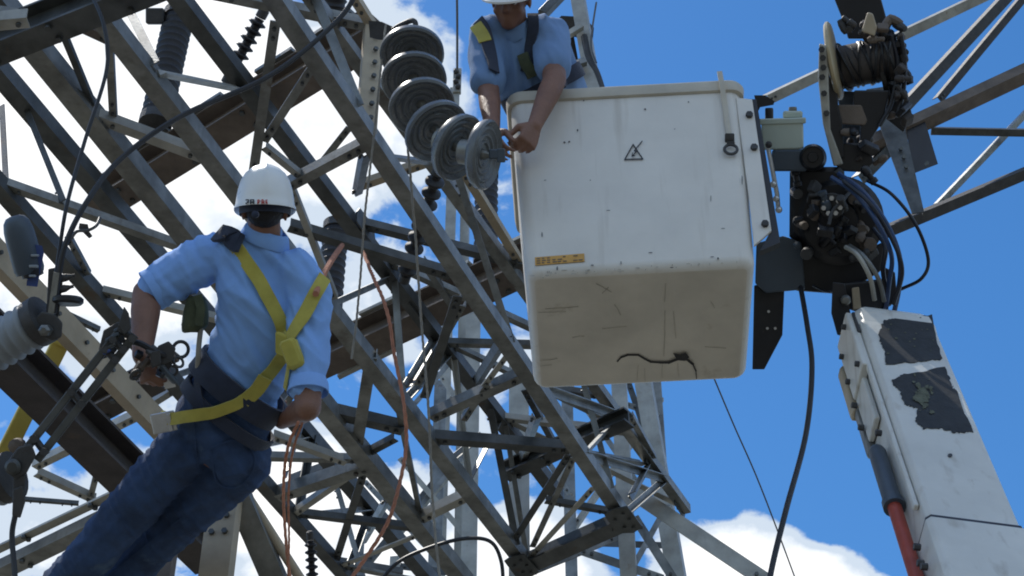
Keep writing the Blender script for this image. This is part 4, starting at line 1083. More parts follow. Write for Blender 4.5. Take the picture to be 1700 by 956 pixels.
for (x0, y0, x1, y1) in ((206, 540, 46, 742), (224, 556, 62, 764)):
    a, b = P(x0, y0, 5.62), P(x1, y1, 5.6)
    sw.add('blade', extrude(a, b, prof_R(M(13, a), 0.018, 0.003), -FW), 'galvanised_dark')
for s in (0.03, 0.12, 0.2, 0.55, 0.93):
    a = line(P(206, 540, 5.62), P(46, 742, 5.6), s); b = line(P(224, 556, 5.62), P(62, 764, 5.6), s)
    sw.add('spacer', sweep([a + (a - b) * .25, b + (b - a) * .25], 0.012, 8), 'cast_iron', smooth=True)
    for q in (a, b):
        sw.add('spacer_bolt', bolt(q + ray(100, 600) * -0.012, -ray(100, 600), 0.014, 0.016), 'cast_iron')
jaw = sw.add('jaw', join(poly([(172, 548), (196, 534), (212, 548), (206, 566), (188, 590), (170, 596), (164, 580)], 5.68, 0.05), poly([(196, 540), (206, 508), (214, 520), (218, 545), (206, 556)], 5.6, 0.03)), 'cast_iron', bevel=0.004)
for x, y in ((182, 562), (192, 556), (186, 574), (178, 584), (196, 546)):
    c = P(x, y, 5.6); sw.add('contact', box(c, (RT + UP * .6), (UP - RT * .6), -FW, M(14, c), M(5, c), 0.02, 0.002), random.choice(('blue_paint', 'galvanised_dark', 'slate_plastic')), jaw)
sw.add('hinge_clamp', join(poly([(14, 764), (30, 742), (52, 736), (60, 756), (44, 786), (26, 796), (12, 784)], 5.58, 0.06), poly([(22, 790), (44, 788), (40, 830), (20, 836)], 5.57, 0.03)), 'cast_iron', bevel=0.006)
sw.add('pivot_pin', lathe(P(24, 774, 5.56), -FW, [(.026, -.03), (.026, .02), (.016, .03), (.004, .03)], 18), 'galvanised_dark', smooth=True)
sw.add('terminal_lug', poly([(22, 812), (38, 806), (42, 834), (34, 860), (20, 856)], 5.56, 0.03), 'cast_iron', bevel=0.004)
sw.done()
cl = Thing('cable_clamp', 'upright metal clamp holding the two black cables at the left', 'clamp', P(84, 536, 5.7))
cl.add('body', poly([(80, 446), (102, 442), (104, 470), (98, 520), (92, 540), (74, 540), (78, 500)], 5.74, 0.035), 'cast_iron', bevel=0.004)
cl.add('back_strap', extrude(P(95, 452, 5.7), P(84, 532, 5.7), prof_R(M(10, P(90, 490, 5.7)), 0.02), -FW), 'galvanised')
for x, y in ((104, 462), (102, 480)):
    cl.add('wing_nut', lathe(P(x, y, 5.72), Vector((1, 0, .35)), [(.007, -.02), (.013, -.01), (.013, .012), (.006, .03), (.006, .04)], 10), 'cast_iron', smooth=True)
cl.add('corona_disc', lathe(P(112, 499, 5.72), UP + FW * .18, [(.01, -.012), (.045, -.013), (.052, -.006), (.052, .006), (.045, .012), (.01, .013)], 32), 'black_paint', smooth=True)
cl.add('base_block', poly([(56, 530), (70, 516), (92, 522), (104, 536), (102, 560), (86, 566), (72, 560), (60, 552)], 5.72, 0.07), 'cast_iron', bevel=0.006)
cl.add('side_nut', lathe(P(76, 548, 5.66), -FW, [(.02, -.02), (.02, .02), (.01, .03)], 6), 'galvanised')
cl.done()
T = Thing('small_connector', 'small dark wire connector on the horizontal brace left of the worker', 'connector', P(140, 384, 7.0))
T.add('body', poly([(132, 370), (146, 372), (148, 384), (154, 392), (148, 396), (138, 386), (130, 380)], 7.0, 0.03), 'cast_iron', bevel=0.003)
T.add('wire', sweep(spline([P(118, 396, 6.98), P(128, 384, 6.98), P(146, 382, 6.98), P(160, 374, 7.0), P(166, 362, 7.05)]), 0.007), 'steel_wire', smooth=True)
T.done()
T = Thing('yellow_pole', 'yellow fibreglass pole behind the wide brown beam at lower left', 'pole', P(-60, 890, 7.0))
a, b = P(102, 566, 7.1), P(-60, 890, 7.0)
T.add('shaft', extrude(a, b, prof_R(M(30, a), M(9, a), 0.004), (-ray(50, 650) + RT * .4)), 'yellow_fibre', bevel=0.003)
T.add('tip', extrude(P(104, 562, 7.1), P(99, 572, 7.1), prof_R(M(29, a), M(20, a), 0.01), -ray(50, 650)), 'yellow_fibre')
T.add('clamp', lathe(P(28, 740, 6.9), -FW, [(.03, -.03), (.03, .02), (.015, .03)], 10), 'rusty_steel', smooth=True)
T.done()
# stand behind the worker in the bucket
T = Thing('equipment_stand', 'pale post with a dark bracket behind the worker in the bucket', 'stand', (PY(978, 100, 10).x, PY(978, 100, 10).y, 0))
a, b = PY(955, -30, 10), PY(990, 175, 10)
T.member('post', a, b + (b - a) * 6, 'L', M(22, a), 'galvanised_pale', ref=(0.3, 1, 0), bolts=False, off=(0, 0, 0))
T.add('hood', poly([(918, 40), (932, 26), (970, 28), (986, 46), (984, 66), (972, 78), (958, 62), (930, 56)], depth(a) + .1, 0.12), 'cast_iron')
T.add('arm', extrude(PY(926, 68, 9.9), PY(966, 44, 9.9), prof_R(0.05, 0.05), (0, 1, 0)), 'galvanised_pale')
T.add('arm', extrude(PY(940, 112, 9.9), PY(972, 102, 9.9), prof_R(0.06, 0.05), (0, 1, 0)), 'galvanised')
T.add('side_box', poly([(930, 62), (952, 56), (960, 100), (944, 112), (936, 96)], depth(a) + .15, 0.12), 'black_paint')
T.add('down_pipe', sweep(spline([PY(970, 60, 9.95), PY(978, 96, 9.95), PY(990, 120, 9.95), PY(1000, 150, 9.95)]), 0.03), 'cast_iron', smooth=True)
T.add('wire', sweep(spline([PY(990, 4, 9.9), PY(983, 50, 9.9), PY(982, 80, 9.9), PY(990, 104, 9.9)]), 0.008), 'steel_wire', smooth=True)
T.done()
T = Thing('background_strut', 'dark strut end showing behind the helmet at the top of the bucket worker', 'strut', PY(905, 20, 11))
T.member('strut', PY(900, 24, 11), PY(1010, -90, 11), 'R', 0.09, 'galvanised_dark', bolts=False, off=(0, 0, 0))
T.done()

# ------------------------------------------------------------ cables and ropes
cable('jumper_cable', ((600, -30, 6.3), (562, 32, 6.25), (450, 124, 6.1), (300, 193, 5.95), (200, 264, 5.85), (146, 332, 5.75), (110, 402, 5.7), (97, 462, 5.7), (90, 520, 5.7)), 9.5, 'cable_black', 'thick black cable sweeping from the girder top to the clamp at left', 'cable')
cable('jumper_cable', ((146, -20, 6.1), (172, 40, 6.0), (177, 115, 5.95), (142, 230, 5.85), (112, 336, 5.75), (98, 420, 5.72), (86, 505, 5.7)), 6.5, 'cable_black', 'thinner black cable dropping from the top edge to the clamp at the left', 'cable')
cable('drop_cable', ((30, 800, 5.6), (26, 850, 5.56), (20, 890, 5.55), (25, 960, 5.5), (30, 1100, 5.4), (24, 1500, 5.0)), 10, 'cable_black', 'black cable hanging down the lower left edge from the switch clamp', 'cable')
cable('loop_cable', ((624, 975, 7.6), (660, 934, 7.6), (716, 908, 7.6), (772, 894, 7.6), (814, 899, 7.6), (832, 932, 7.6), (836, 985, 7.6)), 6.5, 'cable_black', 'black cable arching over at the bottom edge under the girder', 'cable')
cable('hand_line', ((641, 40, 7.05), (632, 120, 6.95), (620, 230, 6.9), (607, 350, 6.85), (597, 480, 6.85), (584, 596, 6.85)), 4.2, 'grey_rope', 'grey hand line hanging beside the tan upright left of the discs', 'rope')
cable('hand_line', ((673, 190, 7.0), (682, 300, 6.9), (692, 420, 6.85), (700, 540, 6.8), (710, 660, 6.7), (719, 840, 6.6), (734, 1000, 6.4)), 4.6, 'grey_rope', 'long grey hand line dropping from the discs to the bottom edge', 'rope')
cable('steel_rope', ((758, -40, 10.5), (759, 30, 10.5), (759, 116, 10.5)), 4.0, 'steel_wire', 'steel rope rising from the mast clevis to the top edge', 'wire')
cable('orange_rope', ((603, 417, depth(PH(603, 417, LO - .06))), (618, 455, 7.2), (640, 508, 6.95), (654, 580, 6.8), (671, 680, 6.65), (674, 738, 6.6), (664, 800, 6.5), (640, 872, 6.4), (590, 952, 6.3), (540, 1010, 6.2)), 6.8, 'orange_rope', 'orange rope hanging from the girder in a long bow right of the worker', 'rope')
cable('orange_rope', ((496, 700, 5.75), (478, 742, 5.8), (471, 800, 5.85), (473, 880, 5.85), (484, 975, 5.85), (500, 1090, 5.85)), 5.6, 'orange_rope', 'orange rope falling from the worker\'s right elbow to the bottom edge', 'rope')
cable('orange_rope', ((502, 702, 5.78), (486, 750, 5.86), (479, 820, 5.9), (480, 900, 5.9), (478, 990, 5.9)), 4.2, 'orange_rope', 'thinner orange rope strand close beside the one at the worker\'s right elbow', 'rope')
# ------------------------------------------------------------ people
from mathutils.bvhtree import BVHTree
def limb(chain, n=14):
    """chain of (point, radius): balls joined by tapered tubes"""
    sh = []
    for p, r in chain: sh.append(ball(p, r, n, 9))
    for (p, r), (q, s) in zip(chain[:-1], chain[1:]):
        p, q = Vector(p), Vector(q)
        if (q - p).length > 1e-4: sh.append(extrude(p, q, prof_C(r, n), (0.31, 0.2, 0.9), prof_C(s, n)))
    return join(*sh)
def eloft(rings, n=28, pw=2.4):
    """rings of (centre, half-width vector, half-depth vector)"""
    V = []
    for c, a, b in rings:
        c, a, b = Vector(c), Vector(a), Vector(b)
        for k in range(n):
            t = 2 * math.pi * k / n; cs, sn = math.cos(t), math.sin(t)
            V.append(c + a * (math.copysign(abs(cs) ** (2 / pw), cs)) + b * (math.copysign(abs(sn) ** (2 / pw), sn)))
    F = []
    m = len(rings)
    for i in range(m - 1):
        for j in range(n): F.append((i * n + j, i * n + (j + 1) % n, (i + 1) * n + (j + 1) % n, (i + 1) * n + j))
    F += [tuple(range(n - 1, -1, -1)), tuple(range((m - 1) * n, m * n))]
    return V, F
def egg(c, axes, n=18, m=12):
    """ellipsoid with three half-axis vectors"""
    a, b, d = (Vector(x) for x in axes); V, F = [], []
    for i in range(m + 1):
        t = math.pi * i / m
        for j in range(n):
            q = 2 * math.pi * j / n
            V.append(Vector(c) + a * (math.sin(t) * math.cos(q)) + b * (math.sin(t) * math.sin(q)) + d * math.cos(t))
    for i in range(m):
        for j in range(n): F.append((i * n + j, i * n + (j + 1) % n, (i + 1) * n + (j + 1) % n, (i + 1) * n + j))
    return V, F
def blob(shapes, voxel, smooth=4, warp=None):
    """fuse closed shapes into one continuous surface"""
    me = bpy.data.meshes.new('tmp'); V, F = join(*shapes)
    me.from_pydata([tuple(v) for v in V], [], F)
    bm = bmesh.new(); bm.from_mesh(me); bmesh.ops.remove_doubles(bm, verts=bm.verts, dist=1e-5)
    bmesh.ops.recalc_face_normals(bm, faces=bm.faces); bm.to_mesh(me); bm.free()
    o = bpy.data.objects.new('tmp', me); COL.objects.link(o)
    r = o.modifiers.new('r', 'REMESH'); r.mode = 'VOXEL'; r.voxel_size = voxel
    s = o.modifiers.new('s', 'SMOOTH'); s.iterations = smooth; s.factor = 0.5
    bpy.context.view_layer.update()
    dg = bpy.context.evaluated_depsgraph_get()
    ev = bpy.data.meshes.new_from_object(o.evaluated_get(dg))
    if warp:
        nr = [v.normal.copy() for v in ev.vertices]
        for v, nn in zip(ev.vertices, nr): v.co = v.co + nn * warp(v.co)
    V = [v.co.copy() for v in ev.vertices]; F = [tuple(p.vertices) for p in ev.polygons]
    bpy.data.objects.remove(o); bpy.data.meshes.remove(me); bpy.data.meshes.remove(ev)
    return V, F
def folds(a, b, fa, fb, amp, seed=0.0, thr=0.0):
    a, b = Vector(a).normalized(), Vector(b).normalized(); c = a.cross(b)
    def f(p):
        q = Vector((p.dot(a) * fa, p.dot(b) * fb, p.dot(c) * fa * 1.3 + seed))
        w = noise.noise(q + Vector((noise.noise(q * .5) * .8, 0, 0)))
        v = 1 - abs(w) * 2.6                       # ridged: sharp creases, soft valleys
        fine = noise.noise(q * 2.3 + Vector((9, 4, 2)))
        return amp * (max(v, -0.3) - 0.45) + amp * 0.35 * fine
    return f
def hand(wrist, fwd, back, side, curl=0.8, size=1.0, spread=0.25, thumb_in=0.5):
    """palm and five jointed fingers; fwd along the fingers, back = back of the hand, side = thumb side"""
    fwd = Vector(fwd).normalized(); back = Vector(back); back = (back - fwd * back.dot(fwd)).normalized()
    s0 = fwd.cross(back); side = s0 if s0.dot(Vector(side)) > 0 else -s0
    w = Vector(wrist); k = size
    sh = [eloft([(w - fwd * .015 * k, side * .027 * k, back * .021 * k), (w + fwd * .02 * k, side * .034 * k, back * .019 * k), (w + fwd * .055 * k, side * .042 * k, back * .016 * k), (w + fwd * .092 * k, side * .043 * k, back * .013 * k)], 16)]
    for i, (off, ln, r) in enumerate(((.033, .078, .0098), (.011, .086, .0102), (-.011, .080, .0098), (-.032, .064, .0086))):
        p = w + fwd * (.085 - .006 * abs(i - 1)) * k + side * off * k
        ang = 0.25 * curl; ch = [(p, r * k * 1.05)]
        for j, fr in enumerate((.45, .32, .23)):
            ang += curl * (0.55 if j == 0 else 0.75) * (1 + .08 * i)
            d = fwd * math.cos(ang) - back * math.sin(ang) + side * (spread * (off / .033) * .25)
            p = p + d.normalized() * ln * fr * k
            ch.append((p, r * k * (1 - .09 * (j + 1))))
        sh.append(limb(ch, 10))
    b = w + fwd * .022 * k + side * .03 * k - back * .006 * k
    d1 = (fwd * .62 + side * .75 - back * .35).normalized(); d2 = (fwd * .9 + side * (.35 - thumb_in * .5) - back * (.3 + thumb_in * .5)).normalized()
    sh.append(limb([(b - d1 * .015 * k, .017 * k), (b + d1 * .03 * k, .0135 * k), (b + d1 * .03 * k + d2 * .032 * k, .0112 * k), (b + d1 * .03 * k + d2 * .054 * k, .0098 * k)], 10))
    return sh
def head_shapes(c, r, u, f, k=1.0):
    """skull, face, ears and neck stub; c centre of the head, r right, u up, f face direction"""
    c = Vector(c); L = lambda x, y, z: c + (r * x + u * z + f * y) * k
    sh = [egg(L(0, -.012, .03), (r * .074 * k, f * .094 * k, u * .088 * k)),
          egg(L(0, .028, -.03), (r * .062 * k, f * .066 * k, u * .085 * k)),
          egg(L(0, .058, -.088), (r * .034 * k, f * .03 * k, u * .026 * k)),
          egg(L(0, .083, .028), (r * .055 * k, f * .016 * k, u * .014 * k)),
          egg(L(0, .082, -.066), (r * .026 * k, f * .014 * k, u * .008 * k)),
          egg(L(0, .080, -.080), (r * .022 * k, f * .013 * k, u * .008 * k)),
          eloft([(L(0, .086, .026), r * .009 * k, f * .012 * k), (L(0, .096, .0), r * .012 * k, f * .016 * k), (L(0, .106, -.026), r * .018 * k, f * .017 * k), (L(0, .09, -.036), r * .016 * k, f * .01 * k)], 12)]
    for s in (-1, 1):
        sh.append(egg(L(s * .077, -.012, -.008), (r * .009 * k, f * .018 * k, u * .033 * k)))
        sh.append(egg(L(s * .040, .06, -.03), (r * .024 * k, f * .024 * k, u * .024 * k)))
    return sh, L
def helmet(T, c, r, u, f, k=1.0, rear=0.012, parent=None):
    """hard hat: ridged dome with a brim, peak at the face"""
    c = Vector(c); n = 48; rings = []
    prof = [(1.10, -.012, 1), (1.10, -.004, 1), (1.0, .006, 0), (.975, .03, 0), (.925, .062, 0), (.83, .098, 0), (.68, .127, 0), (.48, .147, 0), (.25, .159, 0), (.05, .163, 0)]
    for s, z, br in prof:
        ring = []
        for j in range(n):
            a = 2 * math.pi * j / n; x, y = math.cos(a), math.sin(a)
            e = s
            if br: e = 1.035 + rear + (0.26 * max(0, y) ** 2.2)
            bump = 1 + (0.03 * math.exp(-(x / .13) ** 2) if (not br and z > .05) else 0)
            zz = z * (1 + (0.035 * math.exp(-(x / .16) ** 2) if z > .03 else 0)) - (0.014 * max(0, y) if br else 0)
            ring.append(c + r * (x * e * .112 * k) + f * (y * e * .135 * k * bump) + u * (zz * k))
        rings.append(ring)
    inner = [[p + (c - p).normalized() * .006 for p in q] for q in (rings[2], rings[4], rings[6], rings[8])]
    sh = T.add('helmet', ring_loft([inner[3], inner[2], inner[1], inner[0]] + rings), 'helmet_white', parent, smooth=True)
    band = [[c + r * (math.cos(2 * math.pi * j / n) * .097 * k) + f * (math.sin(2 * math.pi * j / n) * .118 * k) + u * z * k for j in range(n)] for z in (-.034, .03)]
    T.add('headband', ring_loft(band, False, False), 'navy_webbing', sh, smooth=True)
    return sh
def surf(shape):
    V, F = shape
    return BVHTree.FromPolygons([tuple(v) for v in V], F)
def drape(bvh, pts, e, d0=3.0):
    """pixel path laid on a surface; returns points and normals"""
    out, nr = [], []
    sm = spline([Vector((x, y, 0)) for x, y in pts], 6)
    for q in sm:
        r = ray(q.x, q.y).normalized()
        h = bvh.ray_cast(CAM, r)
        if h[0] is None: continue
        nn = h[1] if h[1].dot(r) < 0 else -h[1]
        out.append(h[0] + nn * e); nr.append(nn)
    k = len(out)                                   # even out the folds underneath
    for _ in range(3):
        out = [out[0]] + [(out[i - 1] + out[i] * 2 + out[i + 1]) / 4 for i in range(1, k - 1)] + [out[-1]]
        nr = [nr[0]] + [(nr[i - 1] + nr[i] * 2 + nr[i + 1]).normalized() for i in range(1, k - 1)] + [nr[-1]]
    return out, nr
def belt_ring(bvh, c, n, e, height, th=0.006, start=0.34, m=56, refu=(1, 0, 0)):
    """closed band round a body in the plane through c with normal n"""
    n = Vector(n).normalized(); _, a, b = frame_of(n, refu)
    loop = []
    for j in range(m):
        t = 2 * math.pi * j / m; d = a * math.cos(t) + b * math.sin(t)
        h = bvh.ray_cast(Vector(c) + d * start, -d)
        loop.append((h[0] if h[0] is not None else Vector(c) + d * .17) + d * e)
    for _ in range(2): loop = [(loop[i - 1] + loop[i] * 2 + loop[(i + 1) % m]) / 4 for i in range(m)]
    out = [p + (p - Vector(c)).normalized() * th for p in loop]
    h2 = n * height / 2
    rings = [[p - h2 for p in loop], [p - h2 for p in out], [p + h2 for p in out], [p + h2 for p in loop], [p - h2 for p in loop]]
    return ring_loft(rings, False, False)

# ---- worker at the left, seen from behind, leaning back in his harness
W1 = Thing('person', 'worker seen from behind in white helmet, blue shirt, jeans and yellow harness', 'person', P(60, 1090, 6.45))
nk = P(444, 388, 5.98); pel = P(366, 716, 6.12)
ub = (nk - pel).normalized()                       # up the spine
vb = -ray(410, 560).normalized()                   # towards the lens
vb = (vb - ub * vb.dot(ub)).normalized()           # out of the back
rb = ub.cross(vb) * -1                             # towards image right
rb = rb if rb.dot(RT) > 0 else -rb
def tilt(a):                                       # across the body, dropped by a degrees at image right
    a = math.radians(a); return rb * math.cos(a) - ub * math.sin(a)
def ringp(x, y, d, hw, hd, a=0):
    c = P(x, y, d); return (c, tilt(a) * M(hw, c), vb * hd)
sL, sR = P(338, 432, 6.0), P(512, 492, 5.98)
eL, wL = P(244, 487, 5.95), P(236, 590, 5.80)
eR, wR = P(511, 676, 5.80), P(468, 700, 6.12)
hL, hR = P(308, 744, 6.10), P(398, 770, 6.14)
kL, aL = P(176, 892, 6.22), P(20, 1070, 6.42)
kR, aR = P(256, 902, 6.36), P(96, 1088, 6.55)
torso = [ringp(440, 398, 5.98, 30, .055, 8), ringp(434, 420, 5.99, 74, .075, 14), ringp(430, 450, 6.0, 96, .10, 18), ringp(434, 500, 6.0, 87, .118, 20), ringp(424, 560, 6.03, 76, .114, 22), ringp(406, 620, 6.06, 73, .11, 25), ringp(398, 642, 6.08, 72, .108, 26)]
hips = [ringp(400, 632, 6.07, 75, .112, 26), ringp(393, 652, 6.08, 77, .113, 26), ringp(376, 690, 6.10, 82, .117, 26), ringp(360, 730, 6.11, 87, .121, 24), ringp(350, 765, 6.13, 80, .105, 22)]
def shrink(rings, k, m): return [(c, a * k, b * m) for c, a, b in rings]
uh = (UP * .97 + FW * .10).normalized(); fh = (FW * .98 - RT * .18); fh = (fh - uh * fh.dot(uh)).normalized(); rh = fh.cross(uh)
hs, HL_ = head_shapes(P(439, 350, 5.94), rh, uh, fh, 0.92)
skin = hs + [limb([(P(439, 366, 5.95), .052), (P(443, 400, 5.99), .054), (P(436, 436, 6.0), .06)])]
skin += [eloft(shrink(torso, .78, .76)), eloft(shrink(hips, .82, .8))]
skin += [limb([(sL, .05), (line(sL, eL, .5), .05), (eL, .05), (line(eL, wL, .3), .051), (line(eL, wL, .8), .038), (wL, .034)]),
         limb([(sR, .05), (line(sR, eR, .5), .048), (eR, .046), (line(eR, wR, .3), .044), (line(eR, wR, .8), .03), (wR, .027)]),
         limb([(hL, .085), (kL, .055), (line(kL, aL, .3), .056), (aL, .036)]), limb([(hR, .085), (kR, .055), (line(kR, aR, .3), .056), (aR, .036)])]
skin += [limb([(eR + vb * .006, .044), (eR - ub * .012, .038)])]
skin += hand(wL, P(250, 640, 5.78) - wL, vb + RT * -.6, RT * .6 + FW * .5, 1.0, .98)
skin += hand(wR, P(450, 690, 6.3) - wR, -UP, RT, .8, .98)
w1body = W1.add('body', blob(skin, 0.0065, 3), 'skin', smooth='all')
hair = [egg(HL_(0, -.022, .02), (rh * .077 * .92, fh * .09 * .92, uh * .09 * .92))]
W1.add('hair', blob(hair, 0.008, 3, lambda p: 0.0025 * noise.noise(p * 90)), 'hair_dark', smooth='all')
f1_ = folds(rb * .8 - ub * .6, rb * .6 + ub * .8, 3.6, 21.0, .0105, 3.0)
f2_ = folds(rb * .5 + ub * .8, rb * .8 - ub * .5, 3.0, 15.0, .010, 8.0)
shirt_sh = [eloft(torso), limb([(P(372, 424, 6.0), .082), (sL, .084), (line(sL, eL, .45), .082), (line(sL, eL, .82), .072)]), limb([(P(486, 452, 6.0), .085), (sR, .084), (line(sR, eR, .4), .073), (line(sR, eR, .8), .066)]),
            limb([(P(440, 396, 5.99), .062), (P(436, 430, 6.0), .09)])]
def arm_cut(shape, a, b, s):                       # keep the sleeve open and clean at its hem
    return shape
shirt1 = blob(shirt_sh, 0.006, 4, lambda p: f1_(p) + .2 * f2_(p))
W1.add('shirt', shirt1, 'shirt_blue', smooth='all')
for s0, e0, r0, fr in ((sL, eL, .0735, .86), (sR, eR, .0685, .825)):
    t = (e0 - s0).normalized(); c0 = line(s0, e0, fr)
    W1.add('cuff', lathe(c0, t, [(r0 * .9, -.03), (r0 * 1.0, -.012), (r0 * 1.03, .018), (r0 * 1.0, .02), (r0 * .86, .0)], 30), 'shirt_blue', smooth=True)
cn = P(442, 390, 5.985)
W1.add('collar', ring_loft([[cn + tilt(6) * (math.cos(2 * math.pi * j / 32) * rr_ * 1.08) + vb * (math.sin(2 * math.pi * j / 32) * rr_) + ub * zz for j in range(32)] for rr_, zz in ((.062, -.03), (.06, .012), (.064, .022), (.072, .014), (.082, -.018), (.08, -.03))], False, False), 'shirt_blue', smooth=True)
f3_ = folds(rb * .9 + ub * .2, (kL - hL) + rb * .45, 5.0, 15.0, .0065, 1.0)
f4_ = folds((kL - hL) - rb * .2, rb * .7 + ub * .7, 4.0, 26.0, .006, 5.0)
jeans1 = blob([eloft(hips), limb([(P(318, 728, 6.11), .108), (hL, .107), (line(hL, kL, .45), .096), (kL, .084), (line(kL, aL, .5), .08), (line(kL, aL, .95), .08)]),
               limb([(P(396, 756, 6.12), .112), (hR, .110), (line(hR, kR, .45), .096), (kR, .084), (line(kR, aR, .5), .08), (line(kR, aR, .95), .08)])], 0.007, 4, lambda p: f3_(p) + f4_(p) * .9)
jn = W1.add('jeans', jeans1, 'denim', smooth='all')
jb = surf(jeans1)
def outline(bvh, pts, wpx, mat, T, name, parent=None, th=0.004, e=0.006):
    o, nr = drape(bvh, pts, e)
    if len(o) < 3: return None
    return T.add(name, sweep(o, 0, flat=(M(wpx, o[0]), th), ref=nr), mat, parent, smooth=True)
pk = [(352, 742), (398, 728), (424, 764), (398, 806), (362, 800), (350, 745)]
outline(jb, pk, 2.2, 'denim', W1, 'pocket_seam', jn)
outline(jb, [(322, 690), (326, 740), (330, 790)], 2.0, 'denim', W1, 'side_seam', jn)
outline(jb, [(300, 860), (250, 900), (200, 940), (160, 975)], 2.2, 'denim', W1, 'inner_seam', jn)
for a, d in ((aL, aL - kL), (aR, aR - kR)):
    d = d.normalized(); fw = (FW * .8 - UP * .2 - RT * .1); fw = (fw - d * fw.dot(d)).normalized()
    W1.add('boot', blob([limb([(a - d * .10, .052), (a, .05), (a + d * .05, .05)]), limb([(a + d * .055 - fw * .03, .042), (a + d * .06 + fw * .08, .042), (a + d * .07 + fw * .17, .036)])], 0.009, 3), 'boot_leather', smooth='all')
hm = helmet(W1, P(440, 343, 5.94), rh, uh, fh, 0.895)
hb = surf(([hm.matrix_world @ v.co + W1.org for v in hm.data.vertices], [tuple(p.vertices) for p in hm.data.polygons]))
def onsurf(bvh, x, y, e=0.002):
    h = bvh.ray_cast(CAM, ray(x, y).normalized())
    if h[0] is None: return P(x, y, 6), -ray(x, y)
    nn = h[1] if h[1].dot(ray(x, y)) < 0 else -h[1]
    return h[0] + nn * e, nn
def glyphs(bvh, x0, y0, rows, cell, T, name, mat, parent):
    sh = []
    for j, row in enumerate(rows):
        for i, ch in enumerate(row):
            if ch != '#': continue
            q = [onsurf(bvh, x0 + (i + dx) * cell, y0 + (j + dy) * cell * 1.1, 0.0022) for dx, dy in ((0, 0), (1, 0), (1, 1), (0, 1))]
            sh.append(plate([a for a, _ in q], q[0][1], 0.0006))
    return T.add(name, join(*sh), mat, parent)
glyphs(hb, 408.5, 331, ('###.####', '..#.#..#', '.##.####', '#...#..#', '###.####'), 1.75, W1, 'helmet_lettering', 'ink_black', hm)
glyphs(hb, 427.5, 331.5, ('##..##..##', '#.#.#.#.#.', '##..###.##', '#...#.#..#', '#...#.#.##'), 1.65, W1, 'helmet_lettering', 'ink_red', hm)
W1.add('helmet_knob', lathe(P(424, 356, 5.80), -FW, [(.012, -.01), (.012, .01), (.006, .014)], 12), 'navy_webbing', hm, smooth=True)
tb = surf(shirt1)
hp = surf(blob([eloft(torso), eloft(hips)], 0.012, 3))
har = W1.add('waist_belt', belt_ring(hp, line(P(402, 636, 6.07), P(396, 655, 6.08), .5), (ub * .9 + rb * .42).normalized() * 1, 0.014, 0.085, 0.014), 'navy_webbing', smooth=True)
W1.add('lower_belt', belt_ring(hp, P(384, 690, 6.10), (ub * .9 + rb * .42), 0.012, 0.045, 0.010), 'navy_webbing', smooth=True)
ls = [drape(tb, p, e) for p, e in ((((384, 400), (408, 430), (436, 478), (458, 520), (474, 556), (480, 576)), .009), (((556, 424), (532, 470), (512, 512), (490, 552), (474, 580), (452, 610), (436, 630)), .013))]
for o, nr in ls:
    W1.add('back_strap', sweep(o, 0, flat=(.047, .005), ref=nr), 'yellow_webbing', smooth=True)
o, nr = drape(tb, ((440, 622), (424, 642), (404, 660)), .034)
W1.add('hip_strap', sweep(o, 0, flat=(.05, .006), ref=nr), 'yellow_webbing', smooth=True)
both = surf(join(jeans1, shirt1))
o, nr = drape(both, ((412, 652), (380, 668), (340, 684), (300, 696), (268, 700)), .036)
W1.add('hip_strap', sweep(o, 0, flat=(.042, .006), ref=nr), 'yellow_webbing', smooth=True)
c, nn = onsurf(both, 272, 701, .045)
W1.add('buckle', join(box(c, RT + UP * .2, UP - RT * .2, nn, .085, .07, .012, .003), box(c + nn * .01 + RT * .02, RT + UP * .2, UP - RT * .2, nn, .014, .062, .012, .002)), 'zinc_bright')
c, nn = onsurf(tb, 480, 573, .02)
W1.add('strap_keeper', box(c, RT * .8 - UP * .35, UP, nn, .05, .075, .018, .005), 'yellow_webbing')
c, nn = onsurf(tb, 493, 590, .022)
W1.add('shock_pack', box(c, RT * .85 + UP * .32, UP * .85 - RT * .32, nn, .055, .10, .03, .008), 'yellow_webbing')
o, nr = drape(tb, ((484, 606), (478, 640), (476, 668)), .01)
if len(o) > 2: W1.add('tail_strap', sweep(o, 0, flat=(.022, .004), ref=nr), 'yellow_webbing', smooth=True)
o, nr = drape(tb, ((366, 392), (380, 394), (398, 408)), .016)
if len(o) > 2: W1.add('shoulder_pad', sweep(o, 0, flat=(.07, .014), ref=nr), 'navy_webbing', smooth=True)
o, nr = drape(jb, ((338, 612), (334, 650), (330, 690)), .02)
if len(o) > 2: W1.add('leg_strap', sweep(o, 0, flat=(.035, .005), ref=nr), 'navy_webbing', smooth=True)
W1.done()
single('lanyard', sweep(spline([P(524, 488, 5.86), P(540, 450, 6.1), P(556, 424, 6.8), PH(568, 407, LO - .05)]), .011), 'orange_rope', 'orange lanyard rising from the worker\'s yellow harness to the girder', 'rope', PH(568, 407, LO - .05), smooth=True)
T = Thing('tool_pouch', 'green and yellow tool pouch hanging at the worker\'s left side', 'pouch', P(326, 560, 6.0))
T.add('bag', blob([eloft([(P(326, 492, 5.98), RT * .03, FW * .03), (P(326, 515, 5.98), RT * .043, FW * .035), (P(322, 540, 5.98), RT * .046, FW * .035), (P(318, 552, 5.98), RT * .03, FW * .03)], 18)], .007, 3, lambda p: .004 * noise.noise(p * 30)), 'pouch_green', smooth='all')
T.add('flap', sweep([P(328, 490, 5.935), P(334, 512, 5.93), P(330, 540, 5.93)], 0, flat=(.03, .006), ref=[-FW] * 3), 'pouch_green')
T.add('hanger', sweep(spline([P(334, 540, 5.97), P(330, 575, 5.96), P(328, 610, 5.98)]), .009), 'grey_rope', smooth=True)
T.done()
